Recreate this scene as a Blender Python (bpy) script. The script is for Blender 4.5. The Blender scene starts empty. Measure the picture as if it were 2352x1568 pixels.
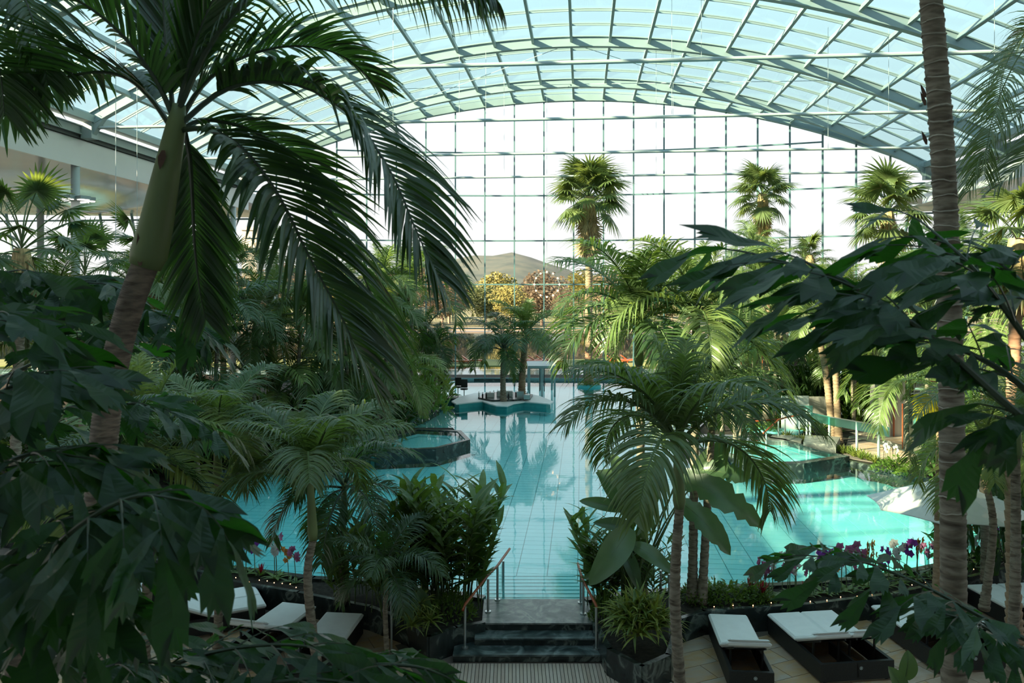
import bpy, math, random
from math import sin, cos, pi, sqrt, radians
from mathutils import Vector, Matrix
from mathutils.geometry import tessellate_polygon

S = bpy.context.scene
COL = S.collection
V = Vector
rnd = random.Random(7)

# ------------------------------------------------------------------ camera, world, sun, exposure
FPX, CX, HZ, EYE = 1829.0, 1176.0, 680.0, 6.5
cam_d = bpy.data.cameras.new('camera')
cam_d.sensor_width = 36.0
cam_d.lens = FPX / 2352 * 36
cam_d.shift_y = -(784 - HZ) / 2352
cam_d.clip_end = 4000
cam_d.dof.use_dof = True
cam_d.dof.focus_distance = 22
cam_d.dof.aperture_fstop = 4.5
cam = bpy.data.objects.new('camera', cam_d)
COL.objects.link(cam)
cam.location = (0, 0, EYE)
cam.rotation_euler = (pi / 2, 0, 0)
S.camera = cam

world = bpy.data.worlds.new('world')
S.world = world
world.use_nodes = True
wn, wl = world.node_tree.nodes, world.node_tree.links
wn.clear()
w_out = wn.new('ShaderNodeOutputWorld')
w_bg = wn.new('ShaderNodeBackground')
w_tc = wn.new('ShaderNodeTexCoord')
w_sx = wn.new('ShaderNodeSeparateXYZ')
w_rp = wn.new('ShaderNodeValToRGB')
wl.new(w_tc.outputs['Generated'], w_sx.inputs[0])
wl.new(w_sx.outputs['Z'], w_rp.inputs[0])
wl.new(w_rp.outputs[0], w_bg.inputs[0])
wl.new(w_bg.outputs[0], w_out.inputs[0])
el = w_rp.color_ramp.elements
el[0].position, el[0].color = 0.0, (0.56, 0.545, 0.54, 1)
el[1].position, el[1].color = 0.9, (0.46, 0.60, 0.71, 1)
e = el.new(0.12); e.color = (0.565, 0.575, 0.58, 1)
e = el.new(0.35); e.color = (0.62, 0.71, 0.75, 1)
w_bg.inputs[1].default_value = 1.0

sun_d = bpy.data.lights.new('sun', 'SUN')
sun_d.energy = 15.0
sun_d.color = (1.0, 0.74, 0.47)
sun_d.angle = radians(0.7)
sun = bpy.data.objects.new('sun', sun_d)
COL.objects.link(sun)
SUN_EL, SUN_AZ = radians(24), radians(24)   # light travels to the right and a little away from the eye
ldir = V((cos(SUN_EL) * cos(SUN_AZ), cos(SUN_EL) * sin(SUN_AZ), -sin(SUN_EL)))
sun.rotation_euler = ldir.to_track_quat('-Z', 'Y').to_euler()
sun.location = (-40, -20, 40)

S.view_settings.view_transform = 'Standard'
S.view_settings.look = 'None'
S.view_settings.exposure = 0.9
S.view_settings.gamma = 1.0
S.view_settings.use_curve_mapping = False

S.cycles.use_adaptive_sampling = True
S.cycles.adaptive_threshold = 0.06
S.cycles.max_bounces = 6
S.cycles.diffuse_bounces = 3
S.cycles.glossy_bounces = 3
S.cycles.transmission_bounces = 2
S.cycles.transparent_max_bounces = 12
S.cycles.caustics_reflective = False
S.cycles.caustics_refractive = False

# ------------------------------------------------------------------ helpers
def P(px, py, t):
    "the point t metres away on the ray of a picture point"
    return V(((px - CX) / FPX * t, t, EYE - (py - HZ) / FPX * t))

def G(px, py, z=0.0):
    "the point at height z on the ray of a picture point"
    t = (EYE - z) * FPX / (py - HZ)
    return V(((px - CX) / FPX * t, t, z))

TH = 0.0872
CT, ST = cos(TH), sin(TH)
def HALL(u, v, z):
    "hall coordinates (across, along the vault, up) to world"
    return V((u * CT + v * ST, -u * ST + v * CT, z))
HALL_M = Matrix.Rotation(-TH, 4, 'Z')

class MB:
    def __init__(self):
        self.v, self.f, self.m = [], [], []
        self.mi = 0
    def add(self, vs, fs):
        o = len(self.v)
        self.v.extend([tuple(p) for p in vs])
        self.f.extend([tuple(i + o for i in q) for q in fs])
        self.m.extend([self.mi] * len(fs))
        return self
    def quad(self, a, b, c, d):
        return self.add([a, b, c, d], [(0, 1, 2, 3)])
    def box(self, c, s, M=None):
        x, y, z = s[0] / 2, s[1] / 2, s[2] / 2
        vs = [V((i * x, j * y, k * z)) for k in (-1, 1) for j in (-1, 1) for i in (-1, 1)]
        if M is not None:
            vs = [M @ p for p in vs]
        c = V(c)
        return self.add([p + c for p in vs], [(0, 2, 3, 1), (4, 5, 7, 6), (0, 1, 5, 4), (2, 6, 7, 3), (0, 4, 6, 2), (1, 3, 7, 5)])
    def rbox(self, c, s, rz=0):
        return self.box(c, s, Matrix.Rotation(rz, 3, 'Z'))
    def bar(self, a, b, w, h, up=V((0, 0, 1))):
        "a straight bar of w by h between two points"
        a, b = V(a), V(b)
        d = (b - a).normalized()
        s = d.cross(up)
        s = s.normalized() if s.length > 1e-5 else V((1, 0, 0))
        n = s.cross(d)
        vs = [p + s * (i * w / 2) + n * (j * h / 2) for p in (a, b) for i, j in ((-1, -1), (1, -1), (1, 1), (-1, 1))]
        return self.add(vs, [(3, 2, 1, 0), (4, 5, 6, 7), (0, 1, 5, 4), (1, 2, 6, 5), (2, 3, 7, 6), (3, 0, 4, 7)])
    def tube(self, pts, r, n=8, cap=True):
        pts = [V(p) for p in pts]
        k = len(pts)
        rs = r if isinstance(r, (list, tuple)) else [r] * k
        vs, fs = [], []
        ref = V((0.13, 0.97, 0.21))
        for i, p in enumerate(pts):
            d = (pts[min(i + 1, k - 1)] - pts[max(i - 1, 0)]).normalized()
            s = d.cross(ref)
            if s.length < 0.05:
                s = d.cross(V((1, 0, 0)))
            s.normalize()
            q = d.cross(s)
            for j in range(n):
                a = 2 * pi * j / n
                vs.append(p + (s * cos(a) + q * sin(a)) * rs[i])
        for i in range(k - 1):
            for j in range(n):
                j2 = (j + 1) % n
                fs.append((i * n + j, i * n + j2, (i + 1) * n + j2, (i + 1) * n + j))
        if cap:
            fs.append(tuple(range(n - 1, -1, -1)))
            fs.append(tuple((k - 1) * n + j for j in range(n)))
        return self.add(vs, fs)
    def lathe(self, prof, c=(0, 0, 0), n=16):
        "profile of (radius, height)"
        c = V(c)
        vs, fs = [], []
        for r, z in prof:
            for j in range(n):
                a = 2 * pi * j / n
                vs.append(c + V((r * cos(a), r * sin(a), z)))
        for i in range(len(prof) - 1):
            for j in range(n):
                j2 = (j + 1) % n
                fs.append((i * n + j, i * n + j2, (i + 1) * n + j2, (i + 1) * n + j))
        fs.append(tuple(range(n - 1, -1, -1)))
        fs.append(tuple((len(prof) - 1) * n + j for j in range(n)))
        return self.add(vs, fs)
    def prism(self, poly, z0, z1, top_only=False):
        "polygon of (x, y) extruded from z0 to z1"
        n = len(poly)
        vs = [V((p[0], p[1], z0)) for p in poly] + [V((p[0], p[1], z1)) for p in poly]
        tris = tessellate_polygon([[V((p[0], p[1], 0)) for p in poly]])
        fs = []
        for t in tris:
            a, b, c = (vs[i] for i in t)
            if (b - a).cross(c - a).z < 0:
                t = (t[0], t[2], t[1])
            fs.append(tuple(i + n for i in t))
            if not top_only:
                fs.append((t[0], t[2], t[1]))
        area = sum(poly[i][0] * poly[(i + 1) % n][1] - poly[(i + 1) % n][0] * poly[i][1] for i in range(n))
        if not top_only:
            for i in range(n):
                j = (i + 1) % n
                fs.append((i, j, n + j, n + i) if area > 0 else (j, i, n + i, n + j))
        return self.add(vs, fs)
    def sphere(self, c, r, n=8, sc=(1, 1, 1)):
        prof_n = max(4, n // 2 + 1)
        c = V(c)
        vs, fs = [], []
        for i in range(prof_n + 1):
            th = pi * i / prof_n
            for j in range(n):
                a = 2 * pi * j / n
                vs.append(c + V((r * sc[0] * sin(th) * cos(a), r * sc[1] * sin(th) * sin(a), -r * sc[2] * cos(th))))
        for i in range(prof_n):
            for j in range(n):
                j2 = (j + 1) % n
                fs.append((i * n + j, i * n + j2, (i + 1) * n + j2, (i + 1) * n + j))
        return self.add(vs, fs)
    def mesh(self, name, mats, smooth=False, org=None):
        me = bpy.data.meshes.new(name)
        vs = self.v
        if org is not None:
            o = tuple(org)
            vs = [(a - o[0], b - o[1], c - o[2]) for a, b, c in vs]
        me.from_pydata(vs, [], self.f)
        if not isinstance(mats, (list, tuple)):
            mats = [mats]
        for m in mats:
            me.materials.append(m)
        if any(self.m):
            me.polygons.foreach_set('material_index', self.m)
        if smooth:
            me.polygons.foreach_set('use_smooth', [True] * len(me.polygons))
        me.update()
        return me
    def build(self, name, mats, parent=None, smooth=False, org=None, kind=None):
        "link as one object; under a parent the vertices are taken as world coordinates"
        if org is None:
            org = WLOC.get(parent.name, V((0, 0, 0))) if parent is not None else V((0, 0, 0))
        ob = bpy.data.objects.new(name, self.mesh(name, mats, smooth, org))
        COL.objects.link(ob)
        if parent is not None:
            ob.parent = parent
        else:
            ob.location = org
        WLOC[ob.name] = V(org)
        if kind:
            ob['kind'] = kind
        return ob

WLOC = {}
def thing(name, label, cat, loc=(0, 0, 0), group=None, rz=0.0):
    o = bpy.data.objects.new(name, None)
    COL.objects.link(o)
    o.empty_display_size = 0.2
    o.location = loc
    o.rotation_euler = (0, 0, rz)
    WLOC[o.name] = V(loc)
    tag(o, label, cat, group)
    return o
def struct(name, label=None, loc=(0, 0, 0)):
    o = bpy.data.objects.new(name, None)
    COL.objects.link(o)
    o.location = loc
    WLOC[o.name] = V(loc)
    o['kind'] = 'structure'
    if label:
        o['label'] = label
    return o
def tag(o, label, cat, group=None):
    o['label'] = label
    o['category'] = cat
    if group:
        o['group'] = group
    return o
def inst(name, me, parent, M):
    "an object sharing mesh data, placed by a matrix in its parent's space"
    o = bpy.data.objects.new(name, me)
    COL.objects.link(o)
    o.parent = parent
    o.matrix_local = M
    return o
def lerp(a, b, t):
    return a + (b - a) * t
def TRS(loc, rot=(0, 0, 0), sc=1.0):
    from mathutils import Euler
    M = Matrix.Translation(V(loc)) @ Euler(rot).to_matrix().to_4x4()
    if isinstance(sc, (int, float)):
        sc = (sc, sc, sc)
    return M @ Matrix.Diagonal((sc[0], sc[1], sc[2], 1))

# ------------------------------------------------------------------ materials
def mat(name):
    m = bpy.data.materials.new(name)
    m.use_nodes = True
    nt = m.node_tree
    for n in list(nt.nodes):
        if n.type != 'OUTPUT_MATERIAL':
            nt.nodes.remove(n)
    out = nt.nodes[0]
    return m, nt, out
def ramp(nt, stops, fac):
    r = nt.nodes.new('ShaderNodeValToRGB')
    els = r.color_ramp.elements
    els[0].position, els[0].color = stops[0][0], (*stops[0][1], 1)
    els[1].position, els[1].color = stops[-1][0], (*stops[-1][1], 1)
    for p, c in stops[1:-1]:
        x = els.new(p); x.color = (*c, 1)
    nt.links.new(fac, r.inputs[0])
    return r.outputs[0]
def noise(nt, scale, detail=3, coord='Object', dist=0.0, vec=None, stretch=None):
    tc = nt.nodes.new('ShaderNodeTexCoord')
    n = nt.nodes.new('ShaderNodeTexNoise')
    n.inputs['Scale'].default_value = scale
    n.inputs['Detail'].default_value = detail
    n.inputs['Distortion'].default_value = dist
    src = tc.outputs[coord]
    if stretch:
        mp = nt.nodes.new('ShaderNodeMapping')
        mp.inputs['Scale'].default_value = stretch
        nt.links.new(src, mp.inputs[0]); src = mp.outputs[0]
    nt.links.new(src, n.inputs['Vector'])
    return n.outputs['Fac']
def plain(name, col, rough=0.5, metal=0.0, var=0.12, scale=3.0, spec=0.5, bump=0.0, coord='Object', stretch=None, detail=4):
    m, nt, out = mat(name)
    b = nt.nodes.new('ShaderNodeBsdfPrincipled')
    f = noise(nt, scale, detail, coord, stretch=stretch)
    lo = tuple(max(0, c * (1 - var)) for c in col)
    hi = tuple(min(1, c * (1 + var)) for c in col)
    nt.links.new(ramp(nt, [(0.3, lo), (0.7, hi)], f), b.inputs['Base Color'])
    b.inputs['Roughness'].default_value = rough
    b.inputs['Metallic'].default_value = metal
    b.inputs['Specular IOR Level'].default_value = spec
    if bump:
        bp = nt.nodes.new('ShaderNodeBump')
        bp.inputs['Strength'].default_value = bump
        nt.links.new(f, bp.inputs['Height'])
        nt.links.new(bp.outputs[0], b.inputs['Normal'])
    nt.links.new(b.outputs[0], out.inputs[0])
    return m
def stops_mat(name, stops, scale, rough=0.6, detail=6, dist=0.0, coord='Object', stretch=None, rand=0.0, bump=0.0, spec=0.5):
    "noise through a colour ramp, shifted per object by rand"
    m, nt, out = mat(name)
    b = nt.nodes.new('ShaderNodeBsdfPrincipled')
    f = noise(nt, scale, detail, coord, dist, stretch=stretch)
    src = f
    if rand:
        oi = nt.nodes.new('ShaderNodeObjectInfo')
        ma = nt.nodes.new('ShaderNodeMath'); ma.operation = 'MULTIPLY_ADD'
        ma.inputs[1].default_value = rand
        ma.inputs[2].default_value = -rand / 2
        nt.links.new(oi.outputs['Random'], ma.inputs[0])
        ad = nt.nodes.new('ShaderNodeMath'); ad.operation = 'ADD'
        nt.links.new(ma.outputs[0], ad.inputs[0]); nt.links.new(f, ad.inputs[1])
        src = ad.outputs[0]
    nt.links.new(ramp(nt, stops, src), b.inputs['Base Color'])
    b.inputs['Roughness'].default_value = rough
    b.inputs['Specular IOR Level'].default_value = spec
    if bump:
        bp = nt.nodes.new('ShaderNodeBump'); bp.inputs['Strength'].default_value = bump
        nt.links.new(f, bp.inputs['Height']); nt.links.new(bp.outputs[0], b.inputs['Normal'])
    nt.links.new(b.outputs[0], out.inputs[0])
    return m
def leaf_mat(name, dark, light, trans, rough=0.36, tmix=0.35, scale=2.5, veins=None):
    m, nt, out = mat(name)
    b = nt.nodes.new('ShaderNodeBsdfPrincipled')
    f = noise(nt, scale, 3, 'Object')
    oi = nt.nodes.new('ShaderNodeObjectInfo')
    ma = nt.nodes.new('ShaderNodeMath'); ma.operation = 'MULTIPLY_ADD'
    ma.inputs[1].default_value = 0.5; ma.inputs[2].default_value = -0.25
    nt.links.new(oi.outputs['Random'], ma.inputs[0])
    ad = nt.nodes.new('ShaderNodeMath'); ad.operation = 'ADD'
    nt.links.new(ma.outputs[0], ad.inputs[0]); nt.links.new(f, ad.inputs[1])
    col = ramp(nt, [(0.25, dark), (0.8, light)], ad.outputs[0])
    nt.links.new(col, b.inputs['Base Color'])
    b.inputs['Roughness'].default_value = rough
    b.inputs['Specular IOR Level'].default_value = 0.55
    if veins:
        w = nt.nodes.new('ShaderNodeTexWave')
        w.inputs['Scale'].default_value = veins
        tc = nt.nodes.new('ShaderNodeTexCoord')
        nt.links.new(tc.outputs['Object'], w.inputs['Vector'])
        bp = nt.nodes.new('ShaderNodeBump'); bp.inputs['Strength'].default_value = 0.25
        nt.links.new(w.outputs['Fac'], bp.inputs['Height']); nt.links.new(bp.outputs[0], b.inputs['Normal'])
    t = nt.nodes.new('ShaderNodeBsdfTranslucent')
    t.inputs[0].default_value = (*trans, 1)
    mx = nt.nodes.new('ShaderNodeMixShader')
    mx.inputs[0].default_value = tmix
    nt.links.new(b.outputs[0], mx.inputs[1]); nt.links.new(t.outputs[0], mx.inputs[2])
    nt.links.new(mx.outputs[0], out.inputs[0])
    return m
def glass_mat(name, tint, gloss=0.06, rough=0.02, fres=1.35, diff=0.0):
    m, nt, out = mat(name)
    t = nt.nodes.new('ShaderNodeBsdfTransparent')
    t.inputs[0].default_value = (*tint, 1)
    g = nt.nodes.new('ShaderNodeBsdfGlossy')
    g.inputs['Roughness'].default_value = rough
    g.inputs[0].default_value = (0.9, 0.95, 0.95, 1)
    lw = nt.nodes.new('ShaderNodeLayerWeight'); lw.inputs[0].default_value = 0.5
    pw_ = nt.nodes.new('ShaderNodeMath'); pw_.operation = 'POWER'; pw_.inputs[1].default_value = 5.0
    nt.links.new(lw.outputs['Facing'], pw_.inputs[0])
    fr = nt.nodes.new('ShaderNodeMath'); fr.operation = 'MULTIPLY_ADD'
    f0 = ((fres - 1) / (fres + 1)) ** 2
    fr.inputs[1].default_value = 0.5; fr.inputs[2].default_value = f0
    nt.links.new(pw_.outputs[0], fr.inputs[0])
    mx = nt.nodes.new('ShaderNodeMixShader')
    nt.links.new(fr.outputs[0], mx.inputs[0])
    nt.links.new(t.outputs[0], mx.inputs[1]); nt.links.new(g.outputs[0], mx.inputs[2])
    last = mx
    if diff:
        d = nt.nodes.new('ShaderNodeBsdfTranslucent'); d.inputs[0].default_value = (*tint, 1)
        m2 = nt.nodes.new('ShaderNodeMixShader'); m2.inputs[0].default_value = diff
        nt.links.new(mx.outputs[0], m2.inputs[1]); nt.links.new(d.outputs[0], m2.inputs[2]); last = m2
    nt.links.new(last.outputs[0], out.inputs[0])
    return m
def water_mat(name, tint, scale, strength, ior=1.333):
    m, nt, out = mat(name)
    t = nt.nodes.new('ShaderNodeBsdfTransparent'); t.inputs[0].default_value = (*tint, 1)
    g = nt.nodes.new('ShaderNodeBsdfGlossy'); g.inputs['Roughness'].default_value = 0.03
    lw = nt.nodes.new('ShaderNodeLayerWeight'); lw.inputs[0].default_value = 0.5
    pw_ = nt.nodes.new('ShaderNodeMath'); pw_.operation = 'POWER'; pw_.inputs[1].default_value = 5.0
    nt.links.new(lw.outputs['Facing'], pw_.inputs[0])
    fr = nt.nodes.new('ShaderNodeMath'); fr.operation = 'MULTIPLY_ADD'
    fr.inputs[1].default_value = 0.95; fr.inputs[2].default_value = 0.03
    nt.links.new(pw_.outputs[0], fr.inputs[0])
    f = noise(nt, scale, 3, 'Object', 0.6, stretch=(1, 0.55, 1))
    bp = nt.nodes.new('ShaderNodeBump'); bp.inputs['Strength'].default_value = strength
    bp.inputs['Distance'].default_value = 0.02
    nt.links.new(f, bp.inputs['Height'])
    nt.links.new(bp.outputs[0], g.inputs['Normal']); nt.links.new(bp.outputs[0], lw.inputs['Normal'])
    mx = nt.nodes.new('ShaderNodeMixShader')
    nt.links.new(fr.outputs[0], mx.inputs[0])
    nt.links.new(t.outputs[0], mx.inputs[1]); nt.links.new(g.outputs[0], mx.inputs[2])
    nt.links.new(mx.outputs[0], out.inputs[0])
    return m
def emit_mat(name, col, power):
    m, nt, out = mat(name)
    em = nt.nodes.new('ShaderNodeEmission')
    f = noise(nt, 5.0, 1)
    nt.links.new(ramp(nt, [(0.0, tuple(c * 0.97 for c in col)), (1.0, col)], f), em.inputs[0])
    em.inputs[1].default_value = power
    nt.links.new(em.outputs[0], out.inputs[0])
    return m

M = {}
M['steel'] = plain('teal_painted_steel', (0.29, 0.37, 0.385), 0.45, 0.0, 0.06, 0.6)
M['steel_bar'] = plain('slim_teal_bar', (0.13, 0.23, 0.24), 0.5, 0.0, 0.06, 0.6)
M['steel_pale'] = plain('pale_painted_steel', (0.42, 0.48, 0.49), 0.4, 0.0, 0.05, 0.8)
M['steel_dark'] = plain('dark_gasket', (0.05, 0.06, 0.06), 0.7)  # door handles, and the painted dark of the gap under the gutter beams
M['chrome'] = plain('brushed_steel', (0.55, 0.58, 0.58), 0.28, 0.9, 0.05)
M['roof_glass'] = glass_mat('tinted_roof_glass', (0.765, 0.895, 0.90), fres=1.25)
M['wall_glass'] = glass_mat('clear_wall_glass', (0.985, 0.995, 0.99), fres=1.15)
M['teal_glass'] = glass_mat('teal_screen_glass', (0.55, 0.86, 0.83), fres=1.5, diff=0.45)
M['mirror'] = plain('mirror_panel', (0.5, 0.56, 0.5), 0.06, 0.95, 0.03)
M['soffit'] = plain('grey_gloss_soffit', (0.42, 0.43, 0.42), 0.16, 0.0, 0.05, 0.3, 0.8)
M['fascia'] = plain('pale_grey_fascia', (0.52, 0.56, 0.56), 0.25, 0.0, 0.05, 0.3, 0.6)
M['white'] = plain('white_paint', (0.78, 0.80, 0.79), 0.5, 0.0, 0.03)
M['canvas'] = plain('white_canvas', (0.80, 0.80, 0.79), 0.8, 0.0, 0.03, 8)
M['cushion'] = plain('white_cushion', (0.88, 0.89, 0.89), 0.75, 0.0, 0.03, 6, 0.3, 0.05)
M['rattan'] = plain('black_rattan', (0.014, 0.015, 0.016), 0.5, 0.0, 0.4, 60, 0.5, 0.3)
M['black'] = plain('black_plastic', (0.02, 0.02, 0.02), 0.4)
M['rail_wood'] = plain('red_brown_rail', (0.36, 0.085, 0.03), 0.35, 0.0, 0.25, 8, stretch=(1, 1, 12))
M['stone_dark'] = stops_mat('dark_marble', [(0.3, (0.012, 0.016, 0.016)), (0.55, (0.03, 0.04, 0.038)), (0.63, (0.16, 0.19, 0.17)), (0.7, (0.03, 0.04, 0.04))], 2.2, 0.25, 8, 1.6)
M['stone_grey'] = stops_mat('grey_marble', [(0.3, (0.06, 0.075, 0.075)), (0.52, (0.19, 0.2, 0.19)), (0.62, (0.33, 0.33, 0.29)), (0.72, (0.12, 0.14, 0.14))], 2.6, 0.35, 9, 1.8)
M['stone_tread'] = stops_mat('green_marble_tread', [(0.35, (0.018, 0.03, 0.032)), (0.5, (0.07, 0.10, 0.10)), (0.6, (0.2, 0.24, 0.24)), (0.7, (0.05, 0.08, 0.08))], 1.6, 0.3, 8, 2.2)
M['sandstone'] = stops_mat('sandstone_slab', [(0.1, (0.38, 0.24, 0.15)), (0.35, (0.47, 0.35, 0.27)), (0.55, (0.52, 0.32, 0.16)), (0.75, (0.50, 0.41, 0.34)), (0.95, (0.40, 0.27, 0.17))], 0.9, 0.55, 7, 1.0, rand=0.7, stretch=(1, 3, 1))
M['slat'] = stops_mat('pinkish_stone_slat', [(0.2, (0.46, 0.34, 0.28)), (0.5, (0.58, 0.47, 0.40)), (0.8, (0.52, 0.39, 0.30))], 1.5, 0.55, 5, 0.5, rand=0.5)
M['grout'] = plain('grout', (0.16, 0.13, 0.11), 0.9)
M['soil'] = plain('dark_soil', (0.03, 0.026, 0.02), 0.95, 0.0, 0.5, 14, 0.2, 0.5)
M['gravel'] = plain('grey_gravel', (0.16, 0.16, 0.155), 0.9, 0.0, 0.6, 60, 0.2, 0.5)
M['pool_tile'] = stops_mat('turquoise_tile', [(0.2, (0.18, 0.69, 0.73)), (0.8, (0.26, 0.77, 0.80))], 0.7, 0.35, 2, rand=0.4)
M['pool_joint'] = plain('pool_joint', (0.05, 0.36, 0.37), 0.7)
M['pool_water'] = water_mat('pool_water_surface', (0.92, 0.995, 0.99), 1.1, 0.16)
M['bark_ring'] = None
M['concrete'] = stops_mat('board_marked_stone', [(0.3, (0.40, 0.37, 0.33)), (0.7, (0.56, 0.52, 0.46))], 1.2, 0.7, 6, 0.5, stretch=(4, 4, 0.6))

# ================================================================== THE SETTING
UC, ZA, RR = -0.70, 20.85, 47.2           # vault: axis offset, soffit crown height, radius
ARCH_V = [53.9 - 8.73 * i for i in range(7)]
PH0, DPH = -0.227, 0.0459
PHK = [PH0 + DPH * k for k in range(-6, 17)]
ZRD = 14.6
def RF(ph, v, off=0.0):
    return HALL(UC + (RR + off) * sin(ph), v, ZA - RR + (RR + off) * cos(ph))
def vwall(u):
    Rw = 61.3
    return 53.9 + 4.4 - Rw + sqrt(max(0, Rw * Rw - (u - UC) ** 2))

# ---- glass vault
ceiling = struct('ceiling', 'glazed barrel vault of teal steel arches and tinted panes')
NSEG = 66
for v in ARCH_V:
    b = MB()
    rows = []
    for i in range(NSEG + 1):
        ph = lerp(PHK[0], PHK[-1], i / NSEG)
        rows.append(ph)
    for (o0, o1, w) in ((-0.22, 0.33, 0.16), (-0.27, -0.22, 0.34), (0.27, 0.33, 0.34)):
        vs, fs = [], []
        for ph in rows:
            for o, dv in ((o0, -w / 2), (o0, w / 2), (o1, w / 2), (o1, -w / 2)):
                vs.append(RF(ph, v + dv, o))
        for i in range(NSEG):
            for j in range(4):
                fs.append((i * 4 + j, i * 4 + (j + 1) % 4, i * 4 + 4 + (j + 1) % 4, i * 4 + 4 + j))
        fs += [(0, 1, 2, 3), tuple(NSEG * 4 + j for j in (3, 2, 1, 0))]
        b.add(vs, fs)
    b.build('arch_beam', M['steel'], ceiling)
# end arch that follows the bowed glass wall
b = MB(); vs = []; fs = []
for i in range(NSEG + 1):
    ph = lerp(PHK[0], PHK[-1], i / NSEG)
    u = UC + RR * sin(ph)
    for o, dv in ((-0.12, -0.2), (-0.12, 0.2), (0.34, 0.2), (0.34, -0.2)):
        vs.append(RF(ph, vwall(u) + dv, o))
for i in range(NSEG):
    for j in range(4):
        fs.append((i * 4 + j, i * 4 + (j + 1) % 4, i * 4 + 4 + (j + 1) % 4, i * 4 + 4 + j))
b.add(vs, fs).build('arch_beam', M['steel'], ceiling)
# purlins, one per bay and line
for k, ph in enumerate(PHK):
    u = UC + RR * sin(ph)
    stops = [vwall(u)] + ARCH_V
    rn = V((sin(ph), 0, cos(ph)))
    up = (HALL_M.to_3x3() @ rn)
    for i in range(len(stops) - 1):
        v1, v0 = stops[i], stops[i + 1]
        if v1 - v0 < 0.5:
            continue
        a, c = RF(ph, v0, 0.15), RF(ph, v1, 0.15)
        MB().bar(a, c, 0.14, 0.3, up).build('purlin', M['steel'], ceiling)
# rafters between purlins: three light bars per bay
for i in range(len(ARCH_V) - 1):
    for q in (0.25, 0.5, 0.75):
        v = lerp(ARCH_V[i], ARCH_V[i + 1], q)
        b = MB()
        for (o0, o1, w) in ((0.2, 0.30, 0.05), (0.30, 0.35, 0.08)):
            vs, fs = [], []
            for j in range(NSEG + 1):
                ph = lerp(PHK[0], PHK[-1], j / NSEG)
                for o, dv in ((o0, -w / 2), (o0, w / 2), (o1, w / 2), (o1, -w / 2)):
                    vs.append(RF(ph, v + dv, o))
            for n in range(NSEG):
                for j in range(4):
                    fs.append((n * 4 + j, n * 4 + (j + 1) % 4, n * 4 + 4 + (j + 1) % 4, n * 4 + 4 + j))
            b.add(vs, fs)
        b.build('rafter', M['steel'], ceiling)
b = MB(); vs = []; fs = []
for q in (0.45, 0.75):
    o = len(vs)
    for j in range(NSEG + 1):
        ph = lerp(PHK[0], PHK[-1], j / NSEG)
        u = UC + RR * sin(ph)
        v = lerp(53.9, vwall(u), q)
        for oo, dv in ((0.15, -0.03), (0.15, 0.03), (0.3, 0.03), (0.3, -0.03)):
            vs.append(RF(ph, v + dv, oo))
    for n in range(NSEG):
        for j in range(4):
            fs.append(tuple(o + x for x in (n * 4 + j, n * 4 + (j + 1) % 4, n * 4 + 4 + (j + 1) % 4, n * 4 + 4 + j)))
b.add(vs, fs).build('rafter', M['steel'], ceiling)
# roof panes
chord = 2 * (RR + 0.33) * sin(DPH / 2)
pane_me = MB().box((0, 0, 0), (chord - 0.02, 8.73 / 4 - 0.04, 0.03)).mesh('roof_pane', M['roof_glass'])
rest = MB()
for i in range(len(ARCH_V) - 1):
    for q in range(4):
        v = ARCH_V[i] - 8.73 * (q + 0.5) / 4
        for k in range(len(PHK) - 1):
            ph = (PHK[k] + PHK[k + 1]) / 2
            Mx = Matrix.Translation(RF(ph, v, 0.325)) @ HALL_M @ Matrix.Rotation(ph, 4, 'Y')
            if i < 3:
                inst('pane', pane_me, ceiling, Mx)
            else:
                rest.box((0, 0, 0), (chord - 0.02, 8.73 / 4 - 0.04, 0.03))
                n = len(rest.v)
                rest.v[n - 8:] = [tuple(Mx @ V(p)) for p in rest.v[n - 8:]]
rest.build('near_pane', M['roof_glass'], ceiling, kind='stuff')
for k in range(len(PHK) - 1):          # the short panes out to the bowed wall
    p0, p1 = PHK[k], PHK[k + 1]
    u0, u1 = UC + RR * sin(p0), UC + RR * sin(p1)
    a = [RF(p0, 53.95, 0.31), RF(p1, 53.95, 0.31), RF(p1, vwall(u1), 0.31), RF(p0, vwall(u0), 0.31)]
    c = [RF(p0, 53.95, 0.34), RF(p1, 53.95, 0.34), RF(p1, vwall(u1), 0.34), RF(p0, vwall(u0), 0.34)]
    MB().add(a + c, [(3, 2, 1, 0), (4, 5, 6, 7), (0, 1, 5, 4), (1, 2, 6, 5), (2, 3, 7, 6), (3, 0, 4, 7)]).build('pane', M['roof_glass'], ceiling)
# tie rods and brace rods
ul, ur = UC + RR * sin(PHK[0]), UC + RR * sin(PHK[-1])
for v in ARCH_V[:6]:
    MB().tube([HALL(ul, v, ZRD), HALL(ur, v, ZRD)], 0.075, 10).build('tie_rod', M['steel_pale'], ceiling)
for (ka, kb) in ((4, 11), (11, 4), (11, 18), (18, 11), (18, 22), (0, 4)):
    MB().tube([RF(PHK[ka], ARCH_V[0], -0.05), RF(PHK[kb], ARCH_V[1], -0.05)], 0.018, 5).build('brace_rod', M['steel_pale'], ceiling)
# hanging wires from the vault to the tie rods and down
for (px, t, y1) in ((344, 24, 170), (266, 24, 560), (315, 30, 560), (903, 36.5, 320), (1055, 45, 262), (1116, 45, 262), (1158, 50, 400), (1543, 36.4, 262), (1507, 45, 400), (1546, 45, 265), (1611, 36.6, 130), (1902, 38, 345), (2041, 36.5, 268), (2284, 27.7, 128)):
    top = P(px, -20, t)
    bot = P(px, y1, t)
    # stop at the roof
    z = ZA - 0.2 - (top.x - 4) ** 2 / (2 * RR)
    MB().tube([V((top.x, t, min(z, 20.6))), bot], 0.009, 5).build('hanging_wire', M['steel_pale'], ceiling)
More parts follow.
